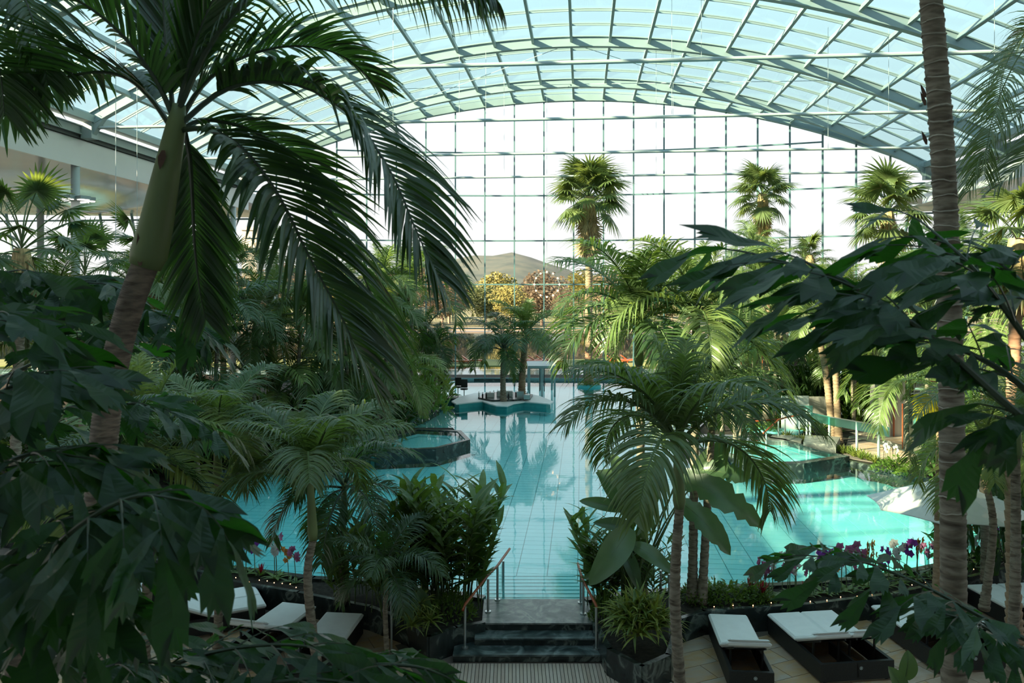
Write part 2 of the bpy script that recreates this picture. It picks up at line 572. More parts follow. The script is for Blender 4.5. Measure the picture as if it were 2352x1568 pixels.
# eaves beams at both springings
for sgn, u0 in ((-1, ul), (1, ur)):
    zs = ZA - RR + RR * cos(PHK[0])
    b = MB()
    b.bar(HALL(u0 + sgn * 0.1, -2, zs - 0.02), HALL(u0 + sgn * 0.1, 53.9, zs - 0.02), 0.5, 0.34)
    b.build('eaves_beam', M['steel'], ceiling)
    b = MB()
    b.bar(HALL(u0 + sgn * 0.55, -2, zs - 0.55), HALL(u0 + sgn * 0.55, 53.9, zs - 0.55), 0.12, 0.42)
    b.bar(HALL(u0 + sgn * 0.55, -2, zs - 0.36), HALL(u0 + sgn * 0.55, 53.9, zs - 0.36), 0.3, 0.05)
    b.bar(HALL(u0 + sgn * 0.55, -2, zs - 0.75), HALL(u0 + sgn * 0.55, 53.9, zs - 0.75), 0.3, 0.05)
    b.build('gutter_beam', M['steel'], ceiling)
    MB().bar(HALL(u0 + sgn * 0.65, -2, zs - 0.86), HALL(u0 + sgn * 0.65, 53.9, zs - 0.86), 0.2, 0.16).build('gasket', M['steel_dark'], ceiling)  # dark bar painting the shaded gap below the gutter beam
    for v in ARCH_V[:6]:
        b = MB()
        b.box(HALL(u0 + sgn * 0.2, v, zs - 0.45), (0.55, 0.5, 1.0), HALL_M.to_3x3())
        b.bar(HALL(u0 - sgn * 0.45, v, zs + 0.1), HALL(u0 + sgn * 0.2, v, zs - 0.85), 0.3, 0.35)
        b.build('arch_foot', M['steel'], ceiling)

# ---- bowed glass end wall
wall_back = struct('wall_back', 'bowed end wall of glass with slim teal bars')
UK = [UC + RR * sin(p) for p in PHK]
TRZ = [0.42, 4.14, 7.36, 10.55, 13.85, 17.0]
def ztop(u):
    return ZA - RR + sqrt(RR * RR - (u - UC) ** 2)
for u in UK[1:-1]:
    v = vwall(u)
    MB().bar(HALL(u, v, 0.3), HALL(u, v, ztop(u)), 0.09, 0.14, V((0, 1, 0))).build('mullion', M['steel_bar'], wall_back)
def cell(u0, u1, z0, z1, m=0.0):
    "pane corners clipped under the arch"
    pts = [(u0, z0), (u1, z0), (u1, min(z1, ztop(u1))), (u0, min(z1, ztop(u0)))]
    return pts
for r, z in enumerate(TRZ):
    for k in range(len(UK) - 1):
        u0, u1 = UK[k], UK[k + 1]
        z1 = TRZ[r + 1] if r + 1 < len(TRZ) else 30
        if min(ztop(u0), ztop(u1)) > z + 0.1 and r > 0 or r == 0:
            MB().bar(HALL(u0, vwall(u0), z), HALL(u1, vwall(u1), z), 0.1, 0.09 if r else 0.2).build('transom', M['steel_bar'], wall_back)
        if max(ztop(u0), ztop(u1)) <= z + 0.05:
            continue
        pts = cell(u0, u1, z, z1)
        if pts[2][1] <= z: pts[2] = (u1, z + 0.01)
        if pts[3][1] <= z: pts[3] = (u0, z + 0.01)
        a = [HALL(u, vwall(u) - 0.012, zz) for u, zz in pts]
        c = [HALL(u, vwall(u) + 0.012, zz) for u, zz in pts]
        MB().add(a + c, [(0, 1, 2, 3), (7, 6, 5, 4), (0, 4, 5, 1), (1, 5, 6, 2), (2, 6, 7, 3), (3, 7, 4, 0)]).build('pane', M['wall_glass'], wall_back)
MB().bar(HALL(UK[0], 53.9, 0.2), HALL(UK[0], 53.9, 0.21), 0.1, 0.1).build('transom', M['steel_bar'], wall_back)

# ---- galleries left and right: soffit, fascia, columns, leaning end glazing
for side, sgn, u0 in (('left', -1, ul), ('right', 1, ur)):
    w = struct('wall_' + side, None)
    us = u0 + sgn * 0.75
    # fascia
    b = MB()
    for n in range(20):
        va, vb = lerp(-2, 56, n / 20), lerp(-2, 56, (n + 1) / 20)
        b.bar(HALL(us, va, 13.4), HALL(us, vb, 13.4), 0.12, 1.3)
    b.build('fascia', M['fascia'], w)
    # soffit with a swelling belly
    b = MB(); nu, nv = 26, 60
    vs, fs = [], []
    for i in range(nu + 1):
        for j in range(nv + 1):
            d = 24 * i / nu
            v = lerp(-2, 62, j / nv)
            z = 12.78 + 0.02 * d
            z -= 1.25 * math.exp(-((d - 6.5) / 2.4) ** 2 - ((v - 47) / 5) ** 2)
            z -= 0.9 * math.exp(-((d - 16) / 4) ** 2 - ((v - 40) / 6) ** 2)
            vs.append(HALL(us + sgn * d, v, z))
    for i in range(nu):
        for j in range(nv):
            a = i * (nv + 1) + j
            fs.append((a, a + 1, a + nv + 2, a + nv + 1))
    top = len(vs)
    b.add(vs, fs)
    b.build('soffit', M['soffit'], w, smooth=True)
    b = MB()
    b.prism([tuple(HALL(us, -2, 0))[:2], tuple(HALL(us + sgn * 24, -2, 0))[:2], tuple(HALL(us + sgn * 24, 62, 0))[:2], tuple(HALL(us, 62, 0))[:2]][::sgn], 13.35, 14.1)
    b.build('gallery_roof', M['fascia'], w)
    for v in (53.9, 36.44, 18.98):
        b = MB()
        b.tube([HALL(us + sgn * 0.15, v, 0.2), HALL(us + sgn * 0.15, v, 12.9)], 0.2, 18)
        b.build('column', M['steel_pale'], w, smooth=True)
    for v in (47, 30):
        MB().tube([HALL(us + sgn * 9.5, v, 0.2), HALL(us + sgn * 9.5, v, 12.9)], 0.2, 14).build('column', M['steel_pale'], w, smooth=True)
    # leaning glazing at the far end of the gallery
    vE = 60.5
    n = 9
    step = 2.62
    for k in range(n):
        xb = us + sgn * (k * step - 1.2)
        MB().bar(HALL(xb, vE, 0.3), HALL(xb + sgn * 1.9, vE - 0.6, 13.1), 0.12, 0.2, V((0, 1, 0))).build('mullion', M['steel_bar'], w)
        for (za, zb) in ((0.3, 4.4), (4.4, 7.45), (7.45, 9.95), (9.95, 12.5), (12.5, 13.2)):
            la, lb = (za - 0.3) / 12.8, (zb - 0.3) / 12.8
            xs = [xb + sgn * 1.9 * la, xb + sgn * (1.9 * la + step), xb + sgn * (1.9 * lb + step), xb + sgn * 1.9 * lb]
            va, vb = vE - 0.6 * la, vE - 0.6 * lb
            q = [HALL(xs[0], va, za), HALL(xs[1], va, za), HALL(xs[2], vb, zb), HALL(xs[3], vb, zb)]
            MB().add(q + [p + V((0, 0.025, 0)) for p in q], [(0, 1, 2, 3), (7, 6, 5, 4), (0, 4, 5, 1), (1, 5, 6, 2), (2, 6, 7, 3), (3, 7, 4, 0)]).build('pane', M['wall_glass'], w)
            MB().bar(q[0], q[1], 0.12, 0.12).build('transom', M['steel_bar'], w)

# ---- unseen wall and slab added to shade the foreground
MB().box((-18, -4.2, 12), (120, 0.5, 24.6)).build('wall_front', M['white'])['kind'] = 'structure'
o = MB().box((0, -1.2, 13.2), (60, 6, 0.5)).build('trim_1', M['soffit']); o['kind'] = 'structure'; o['label'] = 'solid gallery roof over the viewpoint'

# ================================================================== FLOORS AND POOL
ZW = 0.34
POOL_PX = [(330, 1215), (420, 1262), (520, 1312), (720, 1338), (880, 1345), (1110, 1384), (1345, 1388), (1450, 1372), (1600, 1362), (1860, 1350), (2050, 1330),
           (2200, 1298), (2352, 1238), (2520, 1176), (2352, 1150), (2150, 1108), (1942, 1062), (1850, 1079), (1768, 1079), (1600, 1040), (1590, 1000), (1625, 965), (1640, 940),
           (1620, 905), (1570, 884), (1500, 874), (1300, 873), (1060, 873), (1000, 884), (1012, 905), (1005, 935), (950, 960), (930, 985), (1040, 985), (1074, 1020),
           (1000, 1042), (850, 1047), (700, 1050), (560, 1068), (450, 1110), (350, 1160)]
POOL = [G(x, y, ZW) for x, y in POOL_PX]
pool_xy = [(p.x, p.y) for p in POOL]
def inside(x, y, poly=pool_xy):
    c = False
    j = len(poly) - 1
    for i in range(len(poly)):
        xi, yi = poly[i]; xj, yj = poly[j]
        if (yi > y) != (yj > y) and x < (xj - xi) * (y - yi) / (yj - yi) + xi:
            c = not c
        j = i
    return c
# near deck and planting ground meet along the curved front of the planters
ZG = 0.40
FRONT_PX = [(-500, 1140), (-200, 1185), (150, 1235), (300, 1270), (420, 1300), (530, 1333), (685, 1359), (850, 1392), (940, 1425), (985, 1462), (1048, 1440), (1110, 1428),
            (1365, 1428), (1400, 1490), (1475, 1530), (1535, 1503), (1560, 1420), (1615, 1402), (1870, 1385), (2050, 1362), (2220, 1325), (2352, 1294), (2700, 1200), (3000, 1160)]
FRONT = [G(x, y, 0.45) for x, y in FRONT_PX]
front_xy = [(p.x, p.y) for p in FRONT]
floor = struct('floor', 'sandstone paved deck with a strip of narrow stone bars')
MB().prism([(-45, -4), (45, -4), (45, front_xy[-1][1])] + front_xy[::-1] + [(-45, front_xy[0][1])], -0.25, -0.012).build('deck_base', M['grout'], floor)
outer = [V((-60, FRONT[0].y, 0))] + [V((x, y, 0)) for x, y in front_xy] + [V((60, FRONT[-1].y, 0)), V((60, 62, 0)), V((-60, 62, 0))]
hole = [V((x, y, 0)) for x, y in pool_xy]
tr = tessellate_polygon([outer, hole])
allp = outer + hole
b = MB()
b.add([V((p.x, p.y, ZG)) for p in allp], [tuple(t) if (allp[t[1]] - allp[t[0]]).cross(allp[t[2]] - allp[t[0]]).z > 0 else (t[0], t[2], t[1]) for t in tr])
o = b.build('ground', M['soil']); o['kind'] = 'structure'; o['label'] = 'dark planting ground around the pool'
# pool shell
ZF = -0.1
pool = struct('pool_floor', 'turquoise tiled basin of the big pool')
MB().prism(pool_xy, ZF - 0.1, ZF - 0.012, True).build('basin', M['pool_joint'], pool)
n = len(POOL)
b = MB()
for i in range(n):
    a, c = POOL[i], POOL[(i + 1) % n]
    b.quad((a.x, a.y, ZF - 0.1), (c.x, c.y, ZF - 0.1), (c.x, c.y, ZW - 0.005), (a.x, a.y, ZW - 0.005))
b.build('basin_wall', M['pool_tile'], pool)
# floor tiles laid on the diagonal
TA = -TH
tw, tl = 0.36, 0.72
tile_me = MB().box((0, 0, 0), (tl - 0.02, tw - 0.016, 0.02)).mesh('pool_tile', M['pool_tile'])
cells = []
for i in range(-60, 60):
    for j in range(-130, 130):
        x = (i * tl) * cos(TA) - j * tw * sin(TA)
        y = (i * tl) * sin(TA) + j * tw * cos(TA) + 30
        if y < 15 or y > 62 or abs(x) > 25:
            continue
        if inside(x, y) and abs(x) < 0.66 * y + 0.8:
            cells.append((y, x))
cells.sort()
rest = MB()
Rt = Matrix.Rotation(TA, 4, 'Z')
for n, (y, x) in enumerate(cells):
    if n < 300:
        inst('tile', tile_me, pool, Matrix.Translation((x, y, ZF)) @ Rt)
    else:
        rest.box((x, y, ZF), (tl - 0.02, tw - 0.016, 0.02), Rt.to_3x3())
rest.build('far_tile', M['pool_tile'], pool, kind='stuff')
# water, one sheet
wm = MB().prism(pool_xy, ZW, ZW, True).build('pool_water', M['pool_water'])
wm['kind'] = 'structure'; wm['label'] = 'calm turquoise water of the big pool'
# rims: dark stone coping along the planted edges
def kerb(name, pts, w, z0, z1, m, parent=None):
    b = MB()
    for a, c in zip(pts, pts[1:]):
        d = V((c.x - a.x, c.y - a.y, 0)).normalized()
        s = V((-d.y, d.x, 0)) * (w / 2)
        a2, c2 = a - d * 0.02, c + d * 0.02
        q = [(a2 + s), (a2 - s), (c2 - s), (c2 + s)]
        b.prism([(p.x, p.y) for p in q], z0, z1)
    return b.build(name, m, parent)
rim = struct('trim_2', 'dark stone kerb round the pool')
for seg in (POOL[0:6], POOL[6:17], POOL[19:28], POOL[28:33], POOL[36:41] + POOL[0:1]):
    for a, c in zip(seg, seg[1:]):
        kerb('kerb_stone', [a, c], 0.18, -0.1, 0.46, M['stone_dark'], rim)
# ---- planter walls along the deck (dark marble), one slab per stretch
pw = struct('trim_3', 'dark marble planter wall along the deck')
for i in range(len(FRONT) - 1):
    if FRONT_PX[i] == (1110, 1428):
        continue
    kerb('marble_slab', [FRONT[i], FRONT[i + 1]], 0.1, -0.01, 0.46, M['stone_dark'], pw)
# ---- paving slabs, rotated grid; near ones are single slabs
def in_deck(x, y):
    return y < min(16.6, 99) and not inside(x, y, front_poly)
front_poly = [(-60, front_xy[0][1])] + front_xy + [(60, front_xy[-1][1]), (60, 80), (-60, 80)]
slab_w, slab_l = 0.78, 0.5
slab_me = MB().box((0, 0, -0.03), (slab_w - 0.012, slab_l - 0.012, 0.06)).mesh('slab', M['sandstone'])
R20 = Matrix.Rotation(radians(24), 4, 'Z')
cand = []
for i in range(-26, 27):
    for j in range(-16, 40):
        p = R20 @ V(((i + (0.5 if j % 2 else 0)) * slab_w, j * slab_l, 0))
        x, y = p.x, p.y + 9
        if -1.75 < x < 2.6 and y < 14.9: continue
        if abs(x) > 0.67 * y or y < 11.4: continue
        if in_deck(x, y):
            cand.append((y, x))
cand.sort(key=lambda c: abs(c[0] - 13.5) + (0 if c[1] > 0 else 1.5))
for y, x in cand[:298]:
    inst('slab', slab_me, floor, Matrix.Translation((x, y, 0)) @ R20)
slat_w = 0.064
slat_me = [MB().box((0, 0, -0.03), (slat_w - 0.012, 1.34, 0.068)).mesh('slat', M['slat'])]
for i in range(66):
    x = -1.5 + i * slat_w
    for j, yc in enumerate((13.42, 12.06)):
        inst('slat', slat_me[0], floor, Matrix.Translation((x, yc, 0)))

# ---- steps up to the pool
st = thing('stone_steps', 'grey and black marble steps rising from the deck to the pool', 'steps', (0.3, 14.6, 0))
def step(x0, x1, y0, y1, z0, z1, m):
    b = MB()
    b.mi = 0
    b.box(((x0 + x1) / 2, (y0 + y1) / 2, (z0 + z1 - 0.03) / 2), (x1 - x0, y1 - y0, z1 - z0 - 0.03))
    o = b.build('step', M['stone_dark'], st)
    c = MB().box(((x0 + x1) / 2, (y0 + y1) / 2 - 0.02, z1 - 0.015), (x1 - x0, y1 - y0 + 0.04, 0.03)).build('tread', m, o)
step(-1.05, 1.72, 14.16, 15.9, 0.0, 0.143, M['stone_tread'])
step(-0.68, 1.52, 14.50, 15.9, 0.143, 0.287, M['stone_tread'])
step(-0.56, 1.52, 14.82, 15.96, 0.287, 0.435, M['stone_grey'])
# ---- under-water steps
us_ = thing('pool_steps', 'submerged turquoise pool steps with dark nosings', 'steps', (0.5, 16.6, ZF))
for i in range(8):
    y0 = 15.95 + i * 0.33
    z = 0.26 - i * 0.042
    MB().box((0.46, y0 + 0.165, (z + ZF) / 2), (2.05, 0.33, z - ZF)).build('step', M['pool_tile'], us_)
    MB().box((0.46, y0 + 0.315, z + 0.004), (2.05, 0.03, 0.008)).build('nosing', M['pool_joint'], us_)
# ---- submerged benches at the right planter
for pp, lab in (([(2112, 1266), (2180, 1240), (2300, 1232), (2345, 1262), (2230, 1296), (2160, 1290)], 'submerged tiled bench near the right flower planter'), ([(2222, 1222), (2285, 1202), (2380, 1200), (2380, 1226), (2300, 1236)], 'submerged tiled bench under the white parasol')):
    q = [G(x, y, 0.2) for x, y in pp]
    t = thing('pool_bench', lab, 'bench', (q[0].x, q[0].y, ZF))
    MB().prism([(p.x, p.y) for p in q], ZF, 0.2).build('block', M['pool_tile'], t)
    for a, c in zip(q, q[1:] + q[:1]):
        MB().bar(V((a.x, a.y, 0.2)), V((c.x, c.y, 0.2)), 0.05, 0.012).build('edge_strip', M['pool_joint'], t)
# ---- handrails at the steps
def railing(name, label, posts, rail, glass=None):
    base = V(posts[0][0])
    t = thing(name, label, 'handrail', base)
    for a, zt in posts:
        a = V(a)
        MB().lathe([(0.06, 0), (0.06, 0.02), (0.024, 0.021), (0.024, zt - a.z)], a, 10).build('post', M['chrome'], t)
    MB().tube(rail, 0.025, 10).build('rail', M['rail_wood'], t, smooth=True)
    if glass:
        for (a, c, z0, z1) in glass:
            a, c = V(a), V(c)
            d = (c - a).normalized(); s = V((-d.y, d.x, 0)) * 0.006
            q = [V((a.x, a.y, z0[0])) + s, V((c.x, c.y, z0[1])) + s, V((c.x, c.y, z1[1])) + s, V((a.x, a.y, z1[0])) + s]
            MB().add(q + [p - s * 2 for p in q], [(0, 1, 2, 3), (7, 6, 5, 4), (0, 4, 5, 1), (1, 5, 6, 2), (2, 6, 7, 3), (3, 7, 4, 0)]).build('glass_panel', M['teal_glass_clear'], t)
    return t
M['teal_glass_clear'] = glass_mat('rail_glass', (0.86, 0.96, 0.95), fres=1.3)
p1, p2, p3 = V((1.52, 14.36, 0.143)), V((1.36, 15.2, 0.435)), V((1.36, 15.75, 0.435))
railing('handrail', 'red brown handrail beside the yellow striped plant at the steps', [(p1, 0.89), (p2, 1.03), (p3, 1.06)], [V((1.53, 14.36, 0.86)), V((1.52, 14.42, 0.91)), V((1.36, 15.32, 1.05)), V((1.33, 16.1, 1.1))],
        [(p2 + V((0, .05, 0)), p3 - V((0, .05, 0)), (0.42, 0.42), (0.98, 1.0))])
q1, q2, q3, q4 = V((-0.85, 14.4, 0.143)), V((-0.46, 15.3, 0.435)), V((-0.29, 15.9, 0.435)), V((-0.18, 16.6, -0.2))
railing('handrail', 'red brown handrail running into the pool beside the leafy bank', [(q1, 0.89), (q2, 1.06), (q3, 1.10), (q4, 0.98)], [V((-0.88, 14.3, 0.86)), V((-0.85, 14.45, 0.91)), V((-0.48, 15.42, 1.08)), V((-0.29, 15.9, 1.12)), V((-0.05, 16.9, 1.14))],
        [(q3 + V((.02, .06, 0)), q4 - V((0.02, .06, 0)), (0.4, 0.4), (1.0, 0.95))])
# slim poles in the planters by the steps
for (x, y0, y1, t, lab) in ((939, 1305, 1400, 15.2, 'slim steel pole among the leaves of the left planter'), (899, 1330, 1470, 14.4, 'slim steel pole beside the small palm trunk'), (1518, 1310, 1400, 15.6, 'slim steel pole behind the paddle leaves'), (1537, 1318, 1540, 14.2, 'slim steel pole at the corner of the striped plant planter')):
    a, c = P(x, y1, t), P(x, y0, t)
    a.z = 0.0
    b = MB().lathe([(0.05, 0), (0.05, 0.02), (0.021, 0.021), (0.021, c.z)], (0, 0, 0), 10)
    o = b.build('steel_pole', M['chrome'], org=V((0, 0, 0))); o.location = a; tag(o, lab, 'pole')

# ---- sun loungers
def rounded_slab(b, x0, x1, y0, y1, zf, th, nb=6):
    "cushion with softened edges; zf(y) gives the underside height"
    e = 0.03
    prof = [(0, e * 0.6), (e, 0)]
    ys = [y0, y0 + e] + [lerp(y0 + e, y1 - e, i / nb) for i in range(1, nb)] + [y1 - e, y1]
    vs, fs = [], []
    for y in ys:
        edge = y in (y0, y1)
        z = zf(y)
        k = e * 0.7 if edge else 0
        ring = [(x0, z + e), (x0 + e, z + k * 0.5), (x1 - e, z + k * 0.5), (x1, z + e), (x1, z + th - e), (x1 - e, z + th - k), (x0 + e, z + th - k), (x0, z + th - e)]
        if edge:
            ring = [(lerp(x, (x0 + x1) / 2, 0.01), lerp(zz, z + th / 2, 0.25)) for x, zz in ring]
        vs += [V((x, y, zz)) for x, zz in ring]
    for i in range(len(ys) - 1):
        for j in range(8):
            fs.append((i * 8 + j, i * 8 + (j + 1) % 8, i * 8 + 8 + (j + 1) % 8, i * 8 + 8 + j))
    fs.append(tuple(range(7, -1, -1)))
    fs.append(tuple((len(ys) - 1) * 8 + j for j in range(8)))
    b.add(vs, fs)
def lounger(label, foot, head, wid, n=1, group='sun loungers on the deck'):
    "foot and head are ground points at the two ends; the back is raised at the head"
    foot, head = V((*foot, 0)), V((*head, 0))
    d = (foot - head)
    L = d.length
    t = thing('sun_lounger', label, 'lounger', head, group)
    Mx = Matrix.Translation(head) @ Matrix.Rotation(math.atan2(d.y, d.x) - pi / 2, 4, 'Z')
    def put(b, name, m, parent=t, smooth=False):
        b.v = [tuple(Mx @ V(p)) for p in b.v]
        return b.build(name, m, parent, smooth)
    H = 0.34
    hw = wid / 2
    fr = put(MB().box((-hw + 0.03, L / 2, H / 2 + 0.02), (0.06, L, H - 0.04)), 'side_panel', M['rattan'])
    put(MB().box((hw - 0.03, L / 2, H / 2 + 0.02), (0.06, L, H - 0.04)), 'side_panel', M['rattan'])
    he = put(MB().box((0, 0.03, H / 2 + 0.02), (wid - 0.12, 0.06, H - 0.04)), 'end_panel', M['rattan'])
    put(MB().box((0, L - 0.03, H / 2 + 0.02), (wid - 0.12, 0.06, H - 0.04)), 'end_panel', M['rattan'])
    put(MB().lathe([(0.026, 0), (0.026, 0.004)], (0, 0, 0), 14), 'badge', M['steel_pale'], he) if False else None
    bd = MB()
    for i in range(14):
        a0, a1 = 2 * pi * i / 14, 2 * pi * (i + 1) / 14
        for r0, r1 in ((0.0, 0.016), (0.021, 0.03)):
            bd.add([(0.06 + r0 * cos(a0), -0.004, 0.24 + r0 * sin(a0)), (0.06 + r1 * cos(a0), -0.004, 0.24 + r1 * sin(a0)), (0.06 + r1 * cos(a1), -0.004, 0.24 + r1 * sin(a1)), (0.06 + r0 * cos(a1), -0.004, 0.24 + r0 * sin(a1))], [(0, 1, 2, 3)])
    put(bd, 'badge', M['steel_pale'], he)
    for s in (-1, 1):
        put(MB().box((s * (hw - 0.1), 0.08, 0.01), (0.05, 0.05, 0.02)), 'foot', M['black'])
        put(MB().box((s * (hw - 0.1), L - 0.08, 0.01), (0.05, 0.05, 0.02)), 'foot', M['black'])
    hinge = 0.9
    put(MB().box((0, (L + hinge) / 2, H - 0.03), (wid - 0.12, L - hinge - 0.1, 0.03)), 'deck_board', M['rattan'])
    if n == 2:
        put(MB().box((0, hinge / 2, 0.2), (0.04, hinge, 0.22)), 'divider', M['rattan'])
    cw = (wid + 0.02) / n
    tilt = math.tan(radians(25))
    for i in range(n):
        x0 = -hw - 0.01 + i * cw + 0.004
        x1 = x0 + cw - 0.008
        b = MB(); rounded_slab(b, x0, x1, hinge, L + 0.02, lambda y: H, 0.085)
        put(b, 'mattress', M['cushion'], smooth=False)
        b = MB(); rounded_slab(b, x0, x1, 0.17, hinge - 0.005, lambda y: H + (hinge - y) * tilt, 0.085)
        o = put(b, 'backrest_cushion', M['cushion'])
        b = MB(); rounded_slab(b, x0 + 0.03, x1 - 0.03, 0.17, 0.36, lambda y: H + 0.082 + (hinge - y) * tilt, 0.05, 3)
        put(b, 'head_pad', M['cushion'], o)
        b = MB()
        for x in (x0 + 0.1, x1 - 0.1):
            b.bar(V((x, 0.45, 0.08)), V((x, 0.42, H + 0.2)), 0.03, 0.03, V((0, 1, 0)))
            b.bar(V((x, 0.2, H + 0.3)), V((x, hinge, H - 0.02)), 0.03, 0.03)
        put(b, 'back_support', M['black'])
    return t
lounger('single white sun lounger with black rattan base beside the palm trunk', (4.12, 15.22), (3.93, 13.05), 0.72)
lounger('double white sun lounger with open black rattan base and raised backs', (5.56, 15.35), (5.82, 13.40), 1.32, 2)
lounger('double white sun lounger half hidden under the jagged green frond', (7.72, 15.75), (7.95, 13.75), 1.28, 2)
lounger('double white sun lounger cut by the right edge behind the thin trunk', (10.25, 16.85), (10.45, 14.85), 1.32, 2)
lounger('double white sun lounger behind the hanging fishtail leaves', (-5.15, 16.25), (-6.85, 15.35), 1.2, 2)
lounger('single white sun lounger next to the slender palm trunk below the pool planter', (-4.22, 15.75), (-4.72, 13.85), 0.74)
lounger('single white sun lounger mostly hidden behind the slender palm trunk', (-3.22, 15.3), (-3.42, 13.3), 0.74)
lounger('white sun lounger furthest to the left behind the dark leaves', (-7.15, 17.15), (-8.75, 16.2), 0.8)

# ---- parasol
def parasol(label, c, r, ztop_, zrim, nrib=8, rot=0.2):
    t = thing('parasol', label, 'parasol', (c[0], c[1], 0))
    b = MB(); vs = []; fs = []
    rings = 7
    ns = nrib * 6
    for i in range(rings + 1):
        q = i / rings
        for j in range(ns):
            a = 2 * pi * j / ns + rot
            w = abs(((j % 6) / 6.0) - 0.5) * 2       # 1 on a rib, 0 between ribs
            rr = r * q * (1 - 0.12 * (1 - w * w) * q)
            z = lerp(ztop_, zrim, q ** 0.92) + (0.07 * (1 - w) * sin(pi * min(1, q)) * -0.6)
            vs.append(V((c[0] + rr * cos(a), c[1] + rr * sin(a), z)))
    for i in range(rings):
        for j in range(ns):
            fs.append((i * ns + j, i * ns + (j + 1) % ns, (i + 1) * ns + (j + 1) % ns, (i + 1) * ns + j))
    nv = len(vs)
    vs += [p - V((0, 0, 0.012)) for p in vs]
    fs += [tuple(nv + x for x in q[::-1]) for q in fs]
    b.add(vs, fs).build('canopy', M['canvas'], t, smooth=False)
    MB().tube([V((c[0], c[1], 0.0)), V((c[0], c[1], ztop_ + 0.06))], 0.03, 12).build('pole', M['white'], t)
    MB().lathe([(0.3, 0), (0.3, 0.06), (0.05, 0.08), (0.05, 0.3)], (c[0], c[1], 0), 20).build('foot', M['black'], t)
    for j in range(nrib):
        a = 2 * pi * j / nrib + rot
        MB().bar(V((c[0], c[1], ztop_ - 0.06)), V((c[0] + r * 0.97 * cos(a), c[1] + r * 0.97 * sin(a), zrim - 0.02)), 0.02, 0.02).build('rib', M['white'], t)
    return t
parasol('big white parasol opened over the right edge of the pool', (9.4, 17.2), 1.62, 2.62, 1.98)

# ---- whirlpool tubs
def tub(label, px, z, depth, sy=1):
    pts = [G(x, y, z) for x, y in px]
    c = sum(pts, V((0, 0, 0))) / len(pts)
    t = thing('whirlpool', label, 'whirlpool', (c.x, c.y, 0))
    pts = [c + (p - c) * 1.05 for p in pts]
    xy = [(p.x, p.y) for p in pts]
    inn = [(c.x + (p.x - c.x) * 0.9, c.y + (p.y - c.y) * 0.88) for p in pts]
    inn2 = [(c.x + (p.x - c.x) * 0.66, c.y + (p.y - c.y) * 0.62) for p in pts]
    k = len(xy)
    for i in range(k):
        j = (i + 1) % k
        q = [xy[i], xy[j], inn[j], inn[i]]
        MB().prism(q, ZF, z).build('rim_stone', M['stone_dark'], t)
    MB().prism(inn, z - depth, z - 0.2).build('bench', M['pool_tile'], t)
    b = MB()
    for i in range(k):
        j = (i + 1) % k
        b.bar(V((*inn2[i], z - 0.195)), V((*inn2[j], z - 0.195)), 0.06, 0.02)
    b.build('bench_edge', M['pool_joint'], t)
    MB().prism(inn, z - 0.03, z - 0.03, True).build('water', M['pool_water'], t)
tub('angular dark stone whirlpool below the curved teal screen', [(1560, 1016), (1770, 1063), (1842, 1062), (1942, 1046), (1880, 1032), (1800, 1008), (1740, 1000), (1620, 998)], 0.62, 1.0)
tub('angular dark stone whirlpool at the edge of the left palm thicket', [(850, 1012), (960, 984), (1055, 989), (1075, 1009), (1000, 1028), (870, 1034)], 0.62, 1.0)

# ---- pool bar
zb = 0.62
bar = thing('pool_bar', 'curved white bar counter standing in the pool under two palms', 'bar', G(1150, 925, 0.34))
bpts = [(1037, 921), (1048, 927), (1075, 924), (1108, 921), (1122, 926), (1140, 931), (1165, 932), (1180, 926), (1205, 922), (1232, 924), (1262, 927), (1272, 922), (1240, 909), (1205, 901), (1150, 898), (1090, 902), (1055, 911)]
bxy = [tuple(G(x, y, zb))[:2] for x, y in bpts]
MB().prism(bxy, zb - 0.06, zb).build('counter_top', M['white'], bar)
cb = sum((V((x, y, 0)) for x, y in bxy), V((0, 0, 0))) / len(bxy)
MB().prism([(cb.x + (x - cb.x) * 0.94, cb.y + (y - cb.y) * 0.88) for x, y in bxy], ZF, zb - 0.06).build('counter_base', M['pool_joint'], bar)
ipts = [(1098, 912), (1130, 918), (1180, 917), (1218, 914), (1224, 905), (1180, 900), (1120, 900)]
ixy = [tuple(G(x, y, zb + 0.1))[:2] for x, y in ipts]
MB().prism(ixy, zb, zb + 0.1).build('work_top', M['stone_dark'], bar)
for k, (x, y, w, h) in enumerate(((1160, 903, 0.9, 0.3), (1195, 906, 0.4, 0.35), (1125, 905, 0.5, 0.25), (1210, 910, 0.35, 0.25))):
    c = G(x, y + 6, zb + 0.1)
    MB().box((c.x, c.y, zb + 0.1 + h / 2), (w, 0.4, h)).build('cabinet', M['chrome'] if k % 2 else M['white'], bar)
M['bottle'] = glass_mat('bottle_glass', (0.35, 0.5, 0.3), fres=1.5)
M['bottle_red'] = plain('orange_bottle', (0.55, 0.10, 0.03), 0.2)
bt = MB().lathe([(0.045, 0), (0.045, 0.2), (0.016, 0.25), (0.016, 0.33)], (0, 0, 0), 8)
bt_me = [bt.mesh('bottle', M['black']), bt.mesh('bottle', M['bottle_red']), bt.mesh('bottle', M['white'])]
for i in range(14):
    p = G(1100 + i * 8.5, 911 + 3 * sin(i), zb + 0.1)
    o = bpy.data.objects.new('bottle', bt_me[0 if i % 3 else (1 if i == 3 else 2)])
    COL.objects.link(o); o.location = p
    tag(o, 'dark bottle standing in a row on the pool bar worktop' if i % 3 else ('orange bottle on the pool bar worktop' if i == 3 else 'white bottle standing on the pool bar worktop'), 'bottle', 'bottles on the pool bar')
b2 = thing('bar_table', 'dark low counter slab left of the white pool bar', 'counter', G(1040, 913, 0.34))
